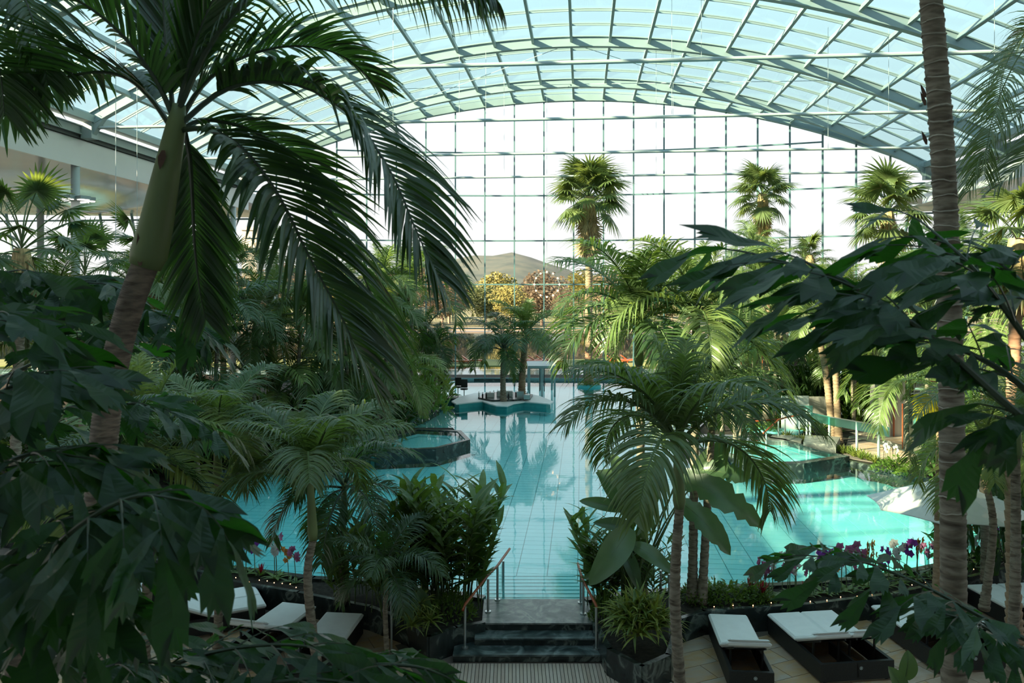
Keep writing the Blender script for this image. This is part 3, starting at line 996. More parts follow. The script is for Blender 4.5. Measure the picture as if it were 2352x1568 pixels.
MB().prism([tuple(G(x, y, 0.6))[:2] for x, y in ((1002, 914), (1072, 915), (1074, 910), (1000, 907))], 0.5, 0.6).build('top', M['stone_dark'], b2)
MB().prism([tuple(G(x, y, 0.6))[:2] for x, y in ((1006, 912), (1068, 913), (1068, 910), (1006, 909))], ZF, 0.5).build('base', M['pool_joint'], b2)
for (x, y, lab) in ((1012, 905, 'dark bar chair at the end of the low counter'), (1052, 903, 'dark bar chair behind the low counter'), (1066, 908, 'bar stool beside the orange bottle')):
    g = G(x, y + 8, 0.4)
    t = thing('bar_stool', lab, 'stool', g)
    MB().lathe([(0.22, 0), (0.22, 0.03), (0.03, 0.05), (0.03, 0.55)], g, 10).build('stem', M['chrome'], t)
    MB().lathe([(0.2, 0.55), (0.23, 0.58), (0.22, 0.63)], g, 12).build('seat', M['black'], t)
    MB().box(g + V((0, 0.19, 0.9)), (0.38, 0.04, 0.5)).build('backrest', M['black'], t)
# round planter island of the tall fan palm
pl = G(1353, 888, ZW)
t = thing('round_planter', 'low round green planter island under the tallest fan palm', 'planter', pl)
MB().lathe([(0.55, -1.1), (0.8, -0.1), (0.82, 0.12), (0.72, 0.14)], pl, 28).build('bowl', M['pool_joint'], t, smooth=True)
ISLAND = pl

# ---- glass door box in the pool hall end
dr = thing('glass_lobby', 'small teal framed glass door lobby at the foot of the end wall', 'lobby', G(1243, 904, ZW))
t0 = 49.8
xa, xb = (1216 - CX) / FPX * t0, (1274 - CX) / FPX * t0
ztop_l = EYE - (845 - HZ) / FPX * t0
for x in (xa, (xa + xb) / 2, xb):
    for y in (t0, t0 + 3.6):
        MB().box((x, y, (ztop_l + 0.2) / 2), (0.12, 0.12, ztop_l - 0.2)).build('post', M['steel'], dr)
MB().box(((xa + xb) / 2, t0 + 1.8, ztop_l + 0.06), (xb - xa + 0.2, 3.8, 0.16)).build('roof', M['steel'], dr)
for i, x in enumerate((xa, (xa + xb) / 2)):
    w = (xb - xa) / 2 - 0.14
    d = MB().box((x + w / 2 + 0.07, t0, 1.2), (w, 0.03, ztop_l - 0.5)).build('door', M['wall_glass'], dr)
    MB().box((x + (w if i == 0 else 0.14), t0 - 0.03, 1.3), (0.05, 0.05, 1.5)).build('handle', M['steel_dark'], d)
for x in (xa, xb):
    MB().box((x, t0 + 1.8, 1.25), (0.03, 3.4, ztop_l - 0.4)).build('side_pane', M['wall_glass'], dr)

# ---- bulb ring standing in for a lamp ring reflected in the glass wall
rc = P(1256, 653, 56.0)
M['bulb'] = emit_mat('warm_bulb', (1.0, 0.55, 0.25), 3.0)
t = thing('bulb_ring', 'ring of small glowing bulbs hung before the glass wall', 'lamp', rc)
pts = [rc + V((0.88 * cos(a), 0, 0.88 * sin(a))) for a in [2 * pi * i / 36 for i in range(37)]]
MB().tube(pts, 0.012, 5, False).build('ring', M['steel'], t)
for i in range(12):
    a = 2 * pi * i / 12 + pi / 2
    bc = rc + V((0.88 * cos(a), 0, 0.88 * sin(a)))
    MB().sphere(bc, 0.07, 8).build('bulb', M['bulb'], t)
MB().tube([rc + V((0, 0, 0.88)), rc + V((0, 0, 13.2))], 0.01, 5).build('wire', M['steel'], t)  # added hanger for the modelled reflection

# ---- floodlight crown on the left column
fc = HALL(ul - 0.9, 36.44, EYE + (HZ - 457) / FPX * 38.6)
M['lamp_glow'] = emit_mat('lamp_tube', (1.0, 0.93, 0.8), 1.6)
t = thing('floodlight_ring', 'ring of flat floodlights clamped round the left column', 'lamp', fc)
MB().lathe([(0.3, -0.1), (0.34, -0.1), (0.34, 0.1), (0.3, 0.1)], fc, 18).build('collar', M['steel'], t)
for i in range(6):
    a = 2 * pi * i / 6 + 0.5
    d = V((cos(a), sin(a), 0))
    h = MB().box(fc + d * 0.62, (0.5, 0.5, 0.16), Matrix.Rotation(a, 3, 'Z')).build('lamp_head', M['steel'], t)
    MB().box(fc + d * 0.66 + V((0, 0, -0.1)), (0.36, 0.4, 0.04), Matrix.Rotation(a, 3, 'Z')).build('lens', M['lamp_glow'], h)
# ================================================================== RIGHT TERRACE
ZT = 0.42
terr = struct('floor_terrace', 'pale sandstone terrace beyond the right whirlpool')
tpx = [(1935, 1048), (1950, 1000), (1990, 985), (2080, 980), (2200, 985), (2330, 1010), (2300, 1060), (2120, 1075), (2060, 1068)]
tpoly = [tuple(G(x, y, ZT + 0.03))[:2] for x, y in tpx]
MB().prism(tpoly, 0.2, ZT + 0.005).build('bed', M['grout'], terr)
sl = MB().box((0, 0, 0), (0.98, 0.98, 0.03)).mesh('terrace_slab', M['sandstone'])
for i in range(-30, 31):
    for j in range(-30, 31):
        q = Matrix.Rotation(0.5, 4, 'Z') @ V((i, j, 0))
        x, y = q.x + 14, q.y + 32
        if all(inside(x + dx, y + dy, tpoly) for dx, dy in ((-.45, 0), (.45, 0), (0, .45), (0, -.45))):
            inst('slab', sl, terr, Matrix.Translation((x, y, ZT + 0.02)) @ Matrix.Rotation(0.5, 4, 'Z'))
# far paved area with loungers behind the right palms
far_t = struct('floor_far', 'paved lounging area behind the right hand palms')
MB().prism([tuple(G(x, y, ZT + 0.02))[:2] for x, y in ((1650, 935), (1700, 925), (1960, 960), (2100, 950), (1980, 905), (1800, 888), (1640, 890))], 0.2, ZT + 0.02).build('paving', M['slat'], far_t)

# curved teal glass screen on posts
scr = thing('glass_screen', 'curved teal glass screen band on steel posts above the whirlpool', 'screen', G(1968, 1035, ZT))
posts = [(1861, 1010, 948), (1905, 1014, 957), (1968, 1035, 968), (2018, 1062, 976)]
line = []
for (x, yb, yt) in posts:
    g = G(x, yb, ZT)
    zt = EYE - (yt - HZ) / FPX * g.y
    MB().lathe([(0.05, 0), (0.05, zt - ZT)], g, 10).build('post', M['steel'], scr)
    line.append((g, zt))
line = [(G(1853, 1006, ZT), line[0][1])] + line + [(G(2040, 1068, ZT), line[-1][1] - 0.02)]
for (a, za), (c, zc) in zip(line, line[1:]):
    d = (c - a).normalized(); s = V((-d.y, d.x, 0)) * 0.012
    o = V((0, -0.07, 0))
    q = [V((a.x, a.y, za - 0.33)) + s + o, V((c.x, c.y, zc - 0.33)) + s + o, V((c.x, c.y, zc + 0.02)) + s + o, V((a.x, a.y, za + 0.02)) + s + o]
    MB().add(q + [p - s * 2 for p in q], [(0, 1, 2, 3), (7, 6, 5, 4), (0, 4, 5, 1), (1, 5, 6, 2), (2, 6, 7, 3), (3, 7, 4, 0)]).build('glass_band', M['teal_glass'], scr)
    MB().tube([V((a.x, a.y, za)), V((c.x, c.y, zc))], 0.03, 8).build('top_rail', M['chrome'], scr)
# second short teal panel seen edge on
t2 = thing('glass_screen', 'small upright teal glass pane at the start of the curved screen', 'screen', G(1853, 1010, ZT))
a = G(1853, 1010, ZT); za = EYE - (940 - HZ) / FPX * a.y
MB().box(a + V((0.25, 1.2, za - ZT - 0.25)), (0.9, 0.03, 0.5)).build('pane', M['teal_glass'], t2)
MB().tube([a, V((a.x, a.y, za))], 0.045, 8).build('post', M['steel'], t2)
# white board
wp = thing('privacy_board', 'plain white upright board among the right palms', 'board', G(1825, 1000, ZT))
c0 = P(1826, 930, 36)
MB().box((c0.x, 36, (2.0 + ZT) / 2), (1.22, 0.08, 2.0 - ZT)).build('panel', M['white'], wp)
MB().box((c0.x + 1.3, 37.3, 1.1), (1.3, 0.08, 1.4)).build('side_panel', M['concrete'], wp)
# stone pier
sp = thing('stone_pier', 'tall pale stone pier at the end of the curved screen', 'pier', G(2046, 1003, ZT))
g = G(2046, 1003, ZT)
MB().box((g.x - 0.27, g.y + 0.4, 1.75), (0.5, 0.9, 2.75)).build('left_slab', M['concrete'], sp)
MB().box((g.x + 0.32, g.y + 0.45, 1.75), (0.62, 0.9, 2.75)).build('right_slab', M['concrete'], sp)
MB().tube([V((g.x + 0.08, g.y - 0.1, ZT)), V((g.x + 0.08, g.y - 0.1, 2.4))], 0.04, 8).build('pipe', M['rail_wood'], sp)
# mirrored booth
for k, (x0, x1, yb, lab) in enumerate(((2073, 2096, 1033, 'narrow mirrored booth panel touching the stone pier'), (2098, 2118, 1040, 'mirrored booth panel second from the stone pier'), (2120, 2160, 1036, 'wide mirrored booth panel beside the thick ringed trunk'))):
    a, c = G(x0, yb, ZT), G(x1, yb + (4 if k == 1 else -2), ZT)
    t = thing('mirror_panel', lab, 'mirror', (a + c) / 2, 'mirrored booth panels')
    zt = 2.25 if k < 2 else 1.95
    MB().bar(V((a.x, a.y, (zt + ZT) / 2)), V((c.x, c.y, (zt + ZT) / 2)), 0.04, zt - ZT - 0.02).build('glass', M['mirror'], t)
    for p in (a, c):
        MB().tube([p, V((p.x, p.y, zt))], 0.025, 8).build('post', M['rail_wood'] if k == 0 else M['chrome'], t)
# wooden handrails by the teal screen
def hr(lab, pts, feet):
    t = thing('handrail', lab, 'handrail', feet[0])
    MB().tube(pts, 0.035, 8).build('rail', M['rail_wood'], t, smooth=True)
    for f in feet:
        z = min(pts, key=lambda p: (p.xy - f.xy).length).z
        MB().tube([f, V((f.x, f.y, z))], 0.03, 8).build('post', M['steel'], t)
def at(px, py, t): return P(px, py, t)
hr('long red brown handrail leading to the teal screen', [at(1735, 967, 35), at(1790, 962, 34.4), at(1850, 949, 33.9)], [V((*at(1803, 985, 34.3).xy, 0.4)), V((*at(1836, 985, 34).xy, 0.4))])
hr('slanting red brown handrail dropping to the whirlpool steps', [at(1752, 996, 31.5), at(1788, 964, 33.5), at(1816, 955, 35)], [V((*at(1760, 1010, 31.8).xy, 0.4)), V((*at(1788, 1000, 33.5).xy, 0.4))])
# grey stone blocks of the footbath behind the hedge
fb = thing('stone_footbath', 'stepped grey stone footbath behind the low hedge', 'footbath', G(1850, 1000, ZT))
for (pp, z0, z1, m, nm) in (([(1760, 1010), (1840, 1012), (1850, 1000), (1775, 998)], 0.4, 0.62, 'stone_grey', 'slab'), ([(1845, 1015), (1920, 1022), (1930, 1003), (1850, 998)], 0.4, 0.75, 'stone_grey', 'slab'), ([(1700, 985), (1830, 996), (1845, 988), (1715, 976)], 0.4, 0.5, 'teal_deck', 'water_channel')):
    if nm == 'water_channel':
        MB().prism([tuple(G(x, y, z1))[:2] for x, y in pp], z0, z1).build(nm, M['pool_tile'], fb)
    else:
        MB().prism([tuple(G(x, y, z1))[:2] for x, y in pp], z0, z1).build(nm, M[m], fb)
# white cabana benches far right behind palms
for (x, y, w, lab) in ((1665, 905, 2.4, 'white sunbed under the right palms nearest the pool'), (1705, 915, 2.2, 'white sunbed beside the thin pale trunks'), (1760, 893, 2.6, 'white sunbed behind the tall grey trunk'), (1955, 925, 2.6, 'white day bed left of the stone pier')):
    g = G(x, y + 12, ZT)
    t = thing('day_bed', lab, 'day bed', g)
    MB().box(g + V((0, 0.4, 0.15)), (w, 0.9, 0.3)).build('base', M['rattan'], t)
    MB().box(g + V((0, 0.4, 0.36)), (w + 0.04, 0.94, 0.12)).build('mattress', M['cushion'], t)
    MB().box(g + V((-w / 2 + 0.3, 0.4, 0.55)), (0.5, 0.9, 0.1), Matrix.Rotation(0.6, 3, 'Y')).build('head_cushion', M['cushion'], t)
# white kiosk with a flat roof seen through the right palms
kg = G(1765, 905, ZT); kg = V((kg.x, 50.5, ZT))
kx = (1770 - CX) / FPX * 50.5
t = thing('kiosk', 'white flat roofed kiosk with brown posts behind the right palms', 'kiosk', (kx, 50.5, ZT))
MB().box((kx, 50.8, 3.05), (5.2, 3.2, 0.22)).build('roof', M['white'], t)
for i in range(4):
    MB().box((kx - 2.2 + i * 1.45, 49.6, 1.7), (0.14, 0.14, 2.6)).build('post', M['rail_wood'], t)
MB().box((kx, 52.0, 1.6), (4.6, 0.1, 2.4)).build('back_wall', M['black'], t)
MB().box((kx, 49.9, 0.95), (4.4, 0.5, 1.0)).build('counter', M['white'], t)
# small wooden roofed pavilion near the right trunk
g = P(2135, 905, 38)
t = thing('pavilion', 'small pavilion with timber roof edge and white grid windows', 'pavilion', (g.x, 38, ZT))
MB().box((g.x, 39.4, 2.65), (3.4, 3.0, 0.12)).build('roof', M['white'], t)
MB().box((g.x, 37.95, 2.5), (3.4, 0.12, 0.22)).build('eaves_board', M['rail_wood'], t)
for i in range(3):
    x = g.x - 1.3 + i * 1.3
    MB().box((x, 38.2, 1.45), (0.1, 0.1, 2.0)).build('post', M['white'], t)
for i in range(2):
    x = g.x - 0.65 + i * 1.3
    w = MB().box((x, 38.2, 1.6), (1.15, 0.03, 1.5)).build('window', M['wall_glass'], t)
    bb = MB()
    for q in (-0.25, 0.25): bb.box((x, 38.17, 1.6 + q), (1.15, 0.03, 0.04))
    bb.box((x, 38.17, 1.6), (0.04, 0.03, 1.5))
    bb.build('glazing_bar', M['white'], w)

# ================================================================== OUTSIDE
M['grass'] = plain('lawn', (0.15, 0.17, 0.05), 0.9, 0, 0.3, 0.4)
M['lake'] = water_mat('lake_water', (0.5, 0.6, 0.62), 0.5, 0.15)
M['sand'] = plain('sand', (0.27, 0.22, 0.17), 0.9, 0, 0.15, 0.2)
M['lake_bed'] = plain('lake_bed', (0.5, 0.53, 0.56), 0.9, 0, 0.1, 0.1)
M['out_pool'] = plain('outdoor_pool_bed', (0.55, 0.85, 0.87), 0.6, 0, 0.08, 0.3)
M['field'] = plain('autumn_field', (0.14, 0.14, 0.07), 0.95, 0, 0.35, 0.03)
M['forest'] = stops_mat('wooded_hillside', [(0.3, (0.035, 0.055, 0.055)), (0.5, (0.06, 0.078, 0.07)), (0.7, (0.085, 0.095, 0.08))], 0.06, 0.95, 8)
def ogr(name, x0, x1, y0, y1, z, m, lab):
    o = MB().prism([(x0, y0), (x1, y0), (x1, y1), (x0, y1)], z - 0.3, z).build(name, m)
    o['kind'] = 'structure'; o['label'] = lab
ogr('outdoor_pool_bed', -80, 80, 61.5, 70, 0.0, M['out_pool'], 'pale bed of the outdoor pool behind the glass')
ogr('outdoor_pool_water', -80, 80, 61.5, 70, 0.34, M['pool_water'], 'bright outdoor pool water behind the glass')
ogr('lawn', -90, 90, 70, 77, 0.4, M['grass'], 'yellowish lawn strip beyond the outdoor pool')
ogr('lake_bed', -160, 160, 77, 140, 0.0, M['lake_bed'], 'pale lake bed')
ogr('lake_water', -160, 160, 77, 140, 0.33, M['lake'], 'pale lake beyond the lawn')
ogr('sand_bank', -200, 200, 140, 150, 0.7, M['sand'], 'sand bank along the far lake shore')
ogr('field', -900, 900, 150, 700, 0.6, M['field'], 'autumn fields beyond the lake')
hb = MB(); nx, ny = 90, 16
vs, fs = [], []
def hill(x):
    return 40 * math.exp(-((x + 10) / 85) ** 2) + 26 * math.exp(-((x + 330) / 160) ** 2) + 15 * math.exp(-((x + 90) / 150) ** 2) + 16 * math.exp(-((x - 330) / 240) ** 2) + 2 * sin(x * 0.05) + 2 * sin(x * 0.13 + 1)
for i in range(nx + 1):
    for j in range(ny + 1):
        x = lerp(-800, 800, i / nx); q = j / ny
        h = hill(x) * sin(pi / 2 * min(1, q * 1.1)) ** 1.4 + 2.2 * sin(x * 0.31 + j) * q
        vs.append(V((x * (1 + 0.25 * q), 640 + 300 * q, h)))
for i in range(nx):
    for j in range(ny):
        a = i * (ny + 1) + j
        fs.append((a, a + ny + 1, a + ny + 2, a + 1))
o = hb.add(vs, fs).build('hills', M['forest'], smooth=True); o['kind'] = 'structure'; o['label'] = 'low wooded hills on the horizon'
tw_ = P(578, 545, 600)
t = thing('tower', 'small square tower on the far hill beyond the left glass', 'tower', (tw_.x, 600, 0))
MB().box((tw_.x, 600, 25), (11, 11, 62)).build('shaft', M['concrete'], t)
MB().box((tw_.x, 600, 57), (12.5, 12.5, 2.4)).build('parapet', M['concrete'], t)
# outdoor sunbeds on the lawn
ob = MB(); ob.box((0, 0, 0.2), (1.9, 0.7, 0.12)); ob.box((-0.7, 0, 0.42), (0.7, 0.7, 0.08), Matrix.Rotation(0.6, 3, 'Y'))
for s in (-0.8, 0.8): ob.box((s, 0, 0.08), (0.08, 0.6, 0.16))
ob_me = ob.mesh('outdoor_sunbed', M['rail_wood'])
for i, x in enumerate((1055, 1085, 1195, 1222, 1238, 1255, 1272, 1420, 1450)):
    p = P(x, 838, 72.5 + (i % 3) * 0.8)
    o = bpy.data.objects.new('outdoor_sunbed', ob_me); COL.objects.link(o); o.location = (p.x, p.y, 0.4)
    tag(o, 'tiny wooden sunbed on the lawn strip outside the glass', 'sunbed', 'sunbeds on the lawn outside')
# ================================================================== PLANTS
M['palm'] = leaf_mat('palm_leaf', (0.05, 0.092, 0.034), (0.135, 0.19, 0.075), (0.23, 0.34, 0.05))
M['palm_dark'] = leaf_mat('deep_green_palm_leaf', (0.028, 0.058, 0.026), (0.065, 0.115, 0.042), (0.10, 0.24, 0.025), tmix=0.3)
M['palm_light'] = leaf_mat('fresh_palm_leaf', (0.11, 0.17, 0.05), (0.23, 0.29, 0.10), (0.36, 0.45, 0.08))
M['fan'] = leaf_mat('fan_leaf', (0.10, 0.15, 0.05), (0.23, 0.28, 0.11), (0.33, 0.38, 0.08))
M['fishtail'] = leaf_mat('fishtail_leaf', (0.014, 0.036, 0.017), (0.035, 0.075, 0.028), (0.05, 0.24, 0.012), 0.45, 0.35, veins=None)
M['paddle'] = leaf_mat('paddle_leaf', (0.055, 0.10, 0.05), (0.12, 0.18, 0.09), (0.22, 0.36, 0.05), 0.32, 0.25, veins=9)
M['ginger'] = leaf_mat('lance_leaf', (0.06, 0.115, 0.03), (0.15, 0.22, 0.06), (0.26, 0.40, 0.05), 0.35, 0.3)
M['stripe'] = leaf_mat('striped_yellow_green_leaf', (0.07, 0.13, 0.02), (0.30, 0.33, 0.07), (0.3, 0.34, 0.05), 0.4, 0.3, 9)
M['hedge'] = leaf_mat('hedge_leaf', (0.06, 0.12, 0.025), (0.17, 0.27, 0.05), (0.26, 0.40, 0.05))
M['yellow'] = leaf_mat('yellow_dying_leaf', (0.42, 0.36, 0.01), (0.62, 0.52, 0.02), (0.7, 0.6, 0.03), 0.5, 0.45)
M['rachis'] = plain('frond_rib', (0.10, 0.15, 0.05), 0.5, 0, 0.25, 6)
M['rachis_dark'] = plain('dark_frond_rib', (0.04, 0.06, 0.03), 0.45, 0, 0.25, 6)
M['shaft'] = plain('green_crownshaft', (0.18, 0.225, 0.09), 0.5, 0, 0.25, 3, stretch=(1, 1, 0.3))
M['bark'] = stops_mat('ringed_palm_bark', [(0.25, (0.075, 0.055, 0.04)), (0.45, (0.2, 0.16, 0.12)), (0.6, (0.31, 0.26, 0.2)), (0.75, (0.14, 0.10, 0.075))], 5, 0.85, 6, 0.5, stretch=(1, 1, 4.5), bump=0.5, spec=0.2)
M['bark_dark'] = stops_mat('dark_palm_bark', [(0.25, (0.09, 0.065, 0.05)), (0.5, (0.24, 0.19, 0.155)), (0.65, (0.36, 0.28, 0.22)), (0.8, (0.14, 0.10, 0.08))], 9, 0.85, 6, 0.5, stretch=(1, 1, 4), bump=0.6, spec=0.2)
M['bark_warm'] = stops_mat('warm_palm_bark', [(0.25, (0.2, 0.12, 0.07)), (0.6, (0.38, 0.26, 0.17)), (0.8, (0.26, 0.17, 0.10))], 4, 0.85, 6, 0.5, stretch=(1, 1, 5), bump=0.4, spec=0.2)
M['thatch'] = plain('dry_palm_thatch', (0.5, 0.35, 0.18), 0.9, 0, 0.5, 9, 0.2, stretch=(2, 2, 0.5))
M['scar'] = plain('pale_leaf_scar', (0.40, 0.35, 0.28), 0.9, 0, 0.3, 8)

def resample(pts, n):
    "smooth curve through the points (Catmull-Rom), n+1 samples"
    pts = [V(p) for p in pts]
    if len(pts) == 2:
        return [pts[0].lerp(pts[1], i / n) for i in range(n + 1)]
    out = []
    k = len(pts) - 1
    for i in range(n + 1):
        s = i / n * k
        j = min(int(s), k - 1)
        f = s - j
        p0 = pts[max(j - 1, 0)]; p1 = pts[j]; p2 = pts[j + 1]; p3 = pts[min(j + 2, k)]
        out.append(0.5 * ((2 * p1) + (p2 - p0) * f + (2 * p0 - 5 * p1 + 4 * p2 - p3) * f * f + (3 * p1 - p0 - 3 * p2 + p3) * f ** 3))
    return out

def leaf_strip(b, base, d, side, down, L, w, segs, droop, fold=0.0, taper=0.75):
    "a blade: grows along d, bends down; side is its width direction"
    vs, fs = [], []
    p = V(base); dd = V(d)
    for i in range(segs + 1):
        q = i / segs
        ww = w * (0.35 + 0.65 * min(1, q * 3.5)) * (1 - q ** 1.7) ** taper if q < 1 else 0.0
        if q == 1: ww = w * 0.04
        s = side
        if fold:
            n = s.cross(dd)
            vs += [p + s * ww / 2 + n * fold * ww, p, p - s * ww / 2 + n * fold * ww]
        else:
            vs += [p + s * ww / 2, p - s * ww / 2]
        p = p + dd * (L / segs)
        dd = (dd + down * (droop / segs)).normalized()
    k = 3 if fold else 2
    for i in range(segs):
        for j in range(k - 1):
            a = i * k + j
            fs.append((a, a + 1, a + k + 1, a + k))
    b.add(vs, fs)

DOWN = V((0, 0, -1))
def frond(b, pts, nl, ll, lw, droop=0.8, segs=3, rng=rnd, start=0.14, rach=0.012, fwd=0.7, vee=0.35, fold=0.0, hint=None, rmi=1, ragged=0.12, clump=0.0):
    "feather frond on a curved rib: material 0 leaflets, 1 rib"
    N = 22
    c = resample(pts, N)
    b.mi = rmi
    b.tube(c, [rach * (1.25 - 1.1 * i / N) for i in range(N + 1)], 5)
    b.mi = 0
    for i in range(nl):
        s = start + (1 - start) * (i + 0.5) / nl
        j = min(int(s * N), N - 1)
        f = s * N - j
        p = c[j].lerp(c[j + 1], f)
        T = (c[min(j + 1, N)] - c[max(j - 1, 0)]).normalized()
        Sd = T.cross(V((0, 0, 1)))
        if Sd.length < 0.25:
            Sd = V(hint) if hint else V((1, 0, 0))
            Sd = (Sd - T * Sd.dot(T))
        Sd.normalize()
        Nn = Sd.cross(T)
        prof = min(1.0, 0.45 + 2.2 * (s - start)) * (1 - max(0, s - 0.55) ** 1.5 * 2.0)
        for sg in (-1, 1):
            r = rng.uniform
            fw = fwd + 0.9 * max(0, s - 0.5) + r(-0.1, 0.1)
            d = (Sd * sg * 1.0 + T * fw + Nn * (vee + r(-0.15, 0.15) + (clump * r(-1, 1)))).normalized()
            L = ll * prof * (1 + r(-ragged, ragged))
            wd = (T - d * T.dot(d))
            wd.normalize()
            wd = (wd + Nn * r(-0.3, 0.3)).normalized()
            leaf_strip(b, p, d, wd, DOWN, L, lw * (0.7 + 0.3 * prof), segs, droop * (1 + r(-0.25, 0.25)), fold)

def arc_pts(el0, bend, L=1.0, n=8):
    "rib in the x-z plane: starts at elevation el0, bends down by bend in all"
    p = V((0, 0, 0)); out = [p.copy()]
    for i in range(n):
        a = radians(el0 - bend * ((i + 0.5) / n) ** 1.25)
        p = p + V((cos(a), 0, sin(a))) * (L / n)
        out.append(p.copy())
    return out

KINDS = [(82, 22), (68, 70), (55, 105), (40, 118), (18, 105), (-10, 70)]
def frond_set(tagname, mats, nl, ll, lw, droop, segs, seed, **kw):
    ms = []
    for i, (e, bd) in enumerate(KINDS):
        b = MB()
        frond(b, arc_pts(e, bd), nl, ll, lw, droop, segs, random.Random(seed + i), **kw)
        ms.append(b.mesh('frond_' + tagname, mats))
    return ms
FS = {}
FS['arch'] = frond_set('arching', [M['palm'], M['rachis']], 56, 0.36, 0.021, 1.4, 3, 11, vee=0.35, fwd=0.75, ragged=0.2, clump=0.22)
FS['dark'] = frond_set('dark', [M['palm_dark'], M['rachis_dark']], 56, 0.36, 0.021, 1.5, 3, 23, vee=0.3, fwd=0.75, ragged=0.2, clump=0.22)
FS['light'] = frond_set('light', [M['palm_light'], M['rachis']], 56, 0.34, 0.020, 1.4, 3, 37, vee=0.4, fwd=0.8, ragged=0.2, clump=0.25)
FS['fine'] = frond_set('fine', [M['palm'], M['rachis']], 70, 0.30, 0.013, 1.5, 3, 51, vee=0.3, fwd=0.6, ragged=0.2)
FS['bold'] = frond_set('bold', [M['palm'], M['rachis']], 52, 0.38, 0.026, 1.6, 5, 61, vee=0.4, fwd=0.8, fold=0.18, ragged=0.18, clump=0.2)

def trunk_mesh(b, pts, r0, r1, ring=0.09, n=14, bulge=1.25, rng=rnd, amp=0.05):
    c = resample(pts, 40)
    L = sum((c[i + 1] - c[i]).length for i in range(40))
    k = max(10, int(L / ring))
    path, rad = [], []
    cs = resample(pts, k)
    for i, p in enumerate(cs):
        q = i / k
        r = lerp(r0, r1, q) * (1 + (bulge - 1) * max(0, 1 - q * 6))
        path.append(p); rad.append(r * (1 - amp))
        if i < k:
            path.append(p.lerp(cs[i + 1], 0.55)); rad.append(r * (1 + rng.uniform(0, amp)))
            path.append(p.lerp(cs[i + 1], 0.9)); rad.append(r * (1 + amp))
    b.tube(path, rad, n)

def feather_palm(label, base, crown, flen, kind='arch', nf=13, r=0.085, shaft=0.75, bark='bark', seed=1, group=None, ages=(0, 5), lean=None, name='feather_palm', fs=(0.85, 1.1)):
    rng = random.Random(seed)
    base, crown = V(base), V(crown)
    t = thing(name, label, 'palm', base, group)
    ax = (crown - base).normalized()
    top = crown
    mid = base.lerp(crown, 0.5) + V((rng.uniform(-.12, .12), rng.uniform(-.12, .12), 0))
    sb = crown - ax * shaft
    b = MB(); trunk_mesh(b, [base, mid, sb], r, r * 0.72, 0.11 if flen > 1.5 else 0.08, 12, 1.3, rng)
    b.build('trunk', M[bark], t, smooth=True)
    if shaft > 0.1:
        b = MB()
        b.tube([sb, sb.lerp(crown, 0.12), sb.lerp(crown, 0.5), crown, crown + ax * 0.1], [r * 0.8, r * 1.05, r * 0.85, r * 0.6, r * 0.4], 12)
        b.build('crownshaft', M['shaft'], t, smooth=True)
    ms = FS[kind]
    az = rng.uniform(0, 6.28)
    for i in range(nf):
        q = i / max(1, nf - 1)
        k = min(len(ms) - 1, max(0, int(lerp(ages[0], ages[1] + 0.99, q) + rng.uniform(-0.5, 0.5))))
        az += 2.4 + rng.uniform(-0.25, 0.25)
        inst('frond', ms[k], t, TRS(crown - base - ax * (0.12 * q), (rng.uniform(-.12, .12), rng.uniform(-.12, .12), az), flen * rng.uniform(*fs) * (0.62 if k == 0 else 1)))
    return t

def palm_px(label, cx, cy, t, flen, zb=ZG, bx=None, **kw):
    c = P(cx, cy, t)
    x = c.x if bx is None else (bx - CX) / FPX * t
    return feather_palm(label, V((x, t, zb)), c, flen, **kw)

# ---- fan palms
def fan_mesh(nm, el, petl, R, nseg, mats, droop, seed, spread=150, dead=False):
    b = MB(); rng = random.Random(seed)
    pts = arc_pts(el, 28 if not dead else 20, petl, 6)
    b.mi = 1
    b.tube(pts, [0.016 - 0.0012 * i for i in range(7)], 5)
    b.mi = 0
    p = pts[-1]
    T = (pts[-1] - pts[-2]).normalized()
    Sd = V((0, 1, 0)); Nn = Sd.cross(T)
    for i in range(nseg):
        a = radians(lerp(-spread, spread, (i + 0.5) / nseg)) / 1.0
        d = (T * cos(a) + Sd * sin(a) + Nn * (0.18 + 0.1 * abs(sin(a)) + rng.uniform(-.06, .06))).normalized()
        wd = (-T * sin(a) + Sd * cos(a))
        L = R * (0.82 + 0.18 * cos(a)) * rng.uniform(0.92, 1.05)
        w = 2 * R * 0.55 * sin(radians(spread / nseg)) * 1.15
        # pleated palm then free tip
        leaf_strip(b, p, d, wd, DOWN, L, w, 4, droop * rng.uniform(0.7, 1.3), 0.12, 0.9)
    return b.mesh(nm, mats)
FAN = [fan_mesh('fan_leaf', e, 0.75, 0.75, 30, [M['fan'], M['rachis']], 0.7, 90 + i) for i, e in enumerate((85, 65, 40, 15, -15, -45))]
FAN_DEAD = [fan_mesh('dry_fan_leaf', e, 0.55, 0.65, 18, [M['thatch'], M['thatch']], 0.6, 190 + i, 110, True) for i, e in enumerate((-70, -82))]
FAN_D = [fan_mesh('dark_fan_leaf', e, 0.9, 0.6, 26, [M['palm'], M['rachis']], 0.3, 290 + i, 140) for i, e in enumerate((80, 60, 35, 10, -20, -40))]

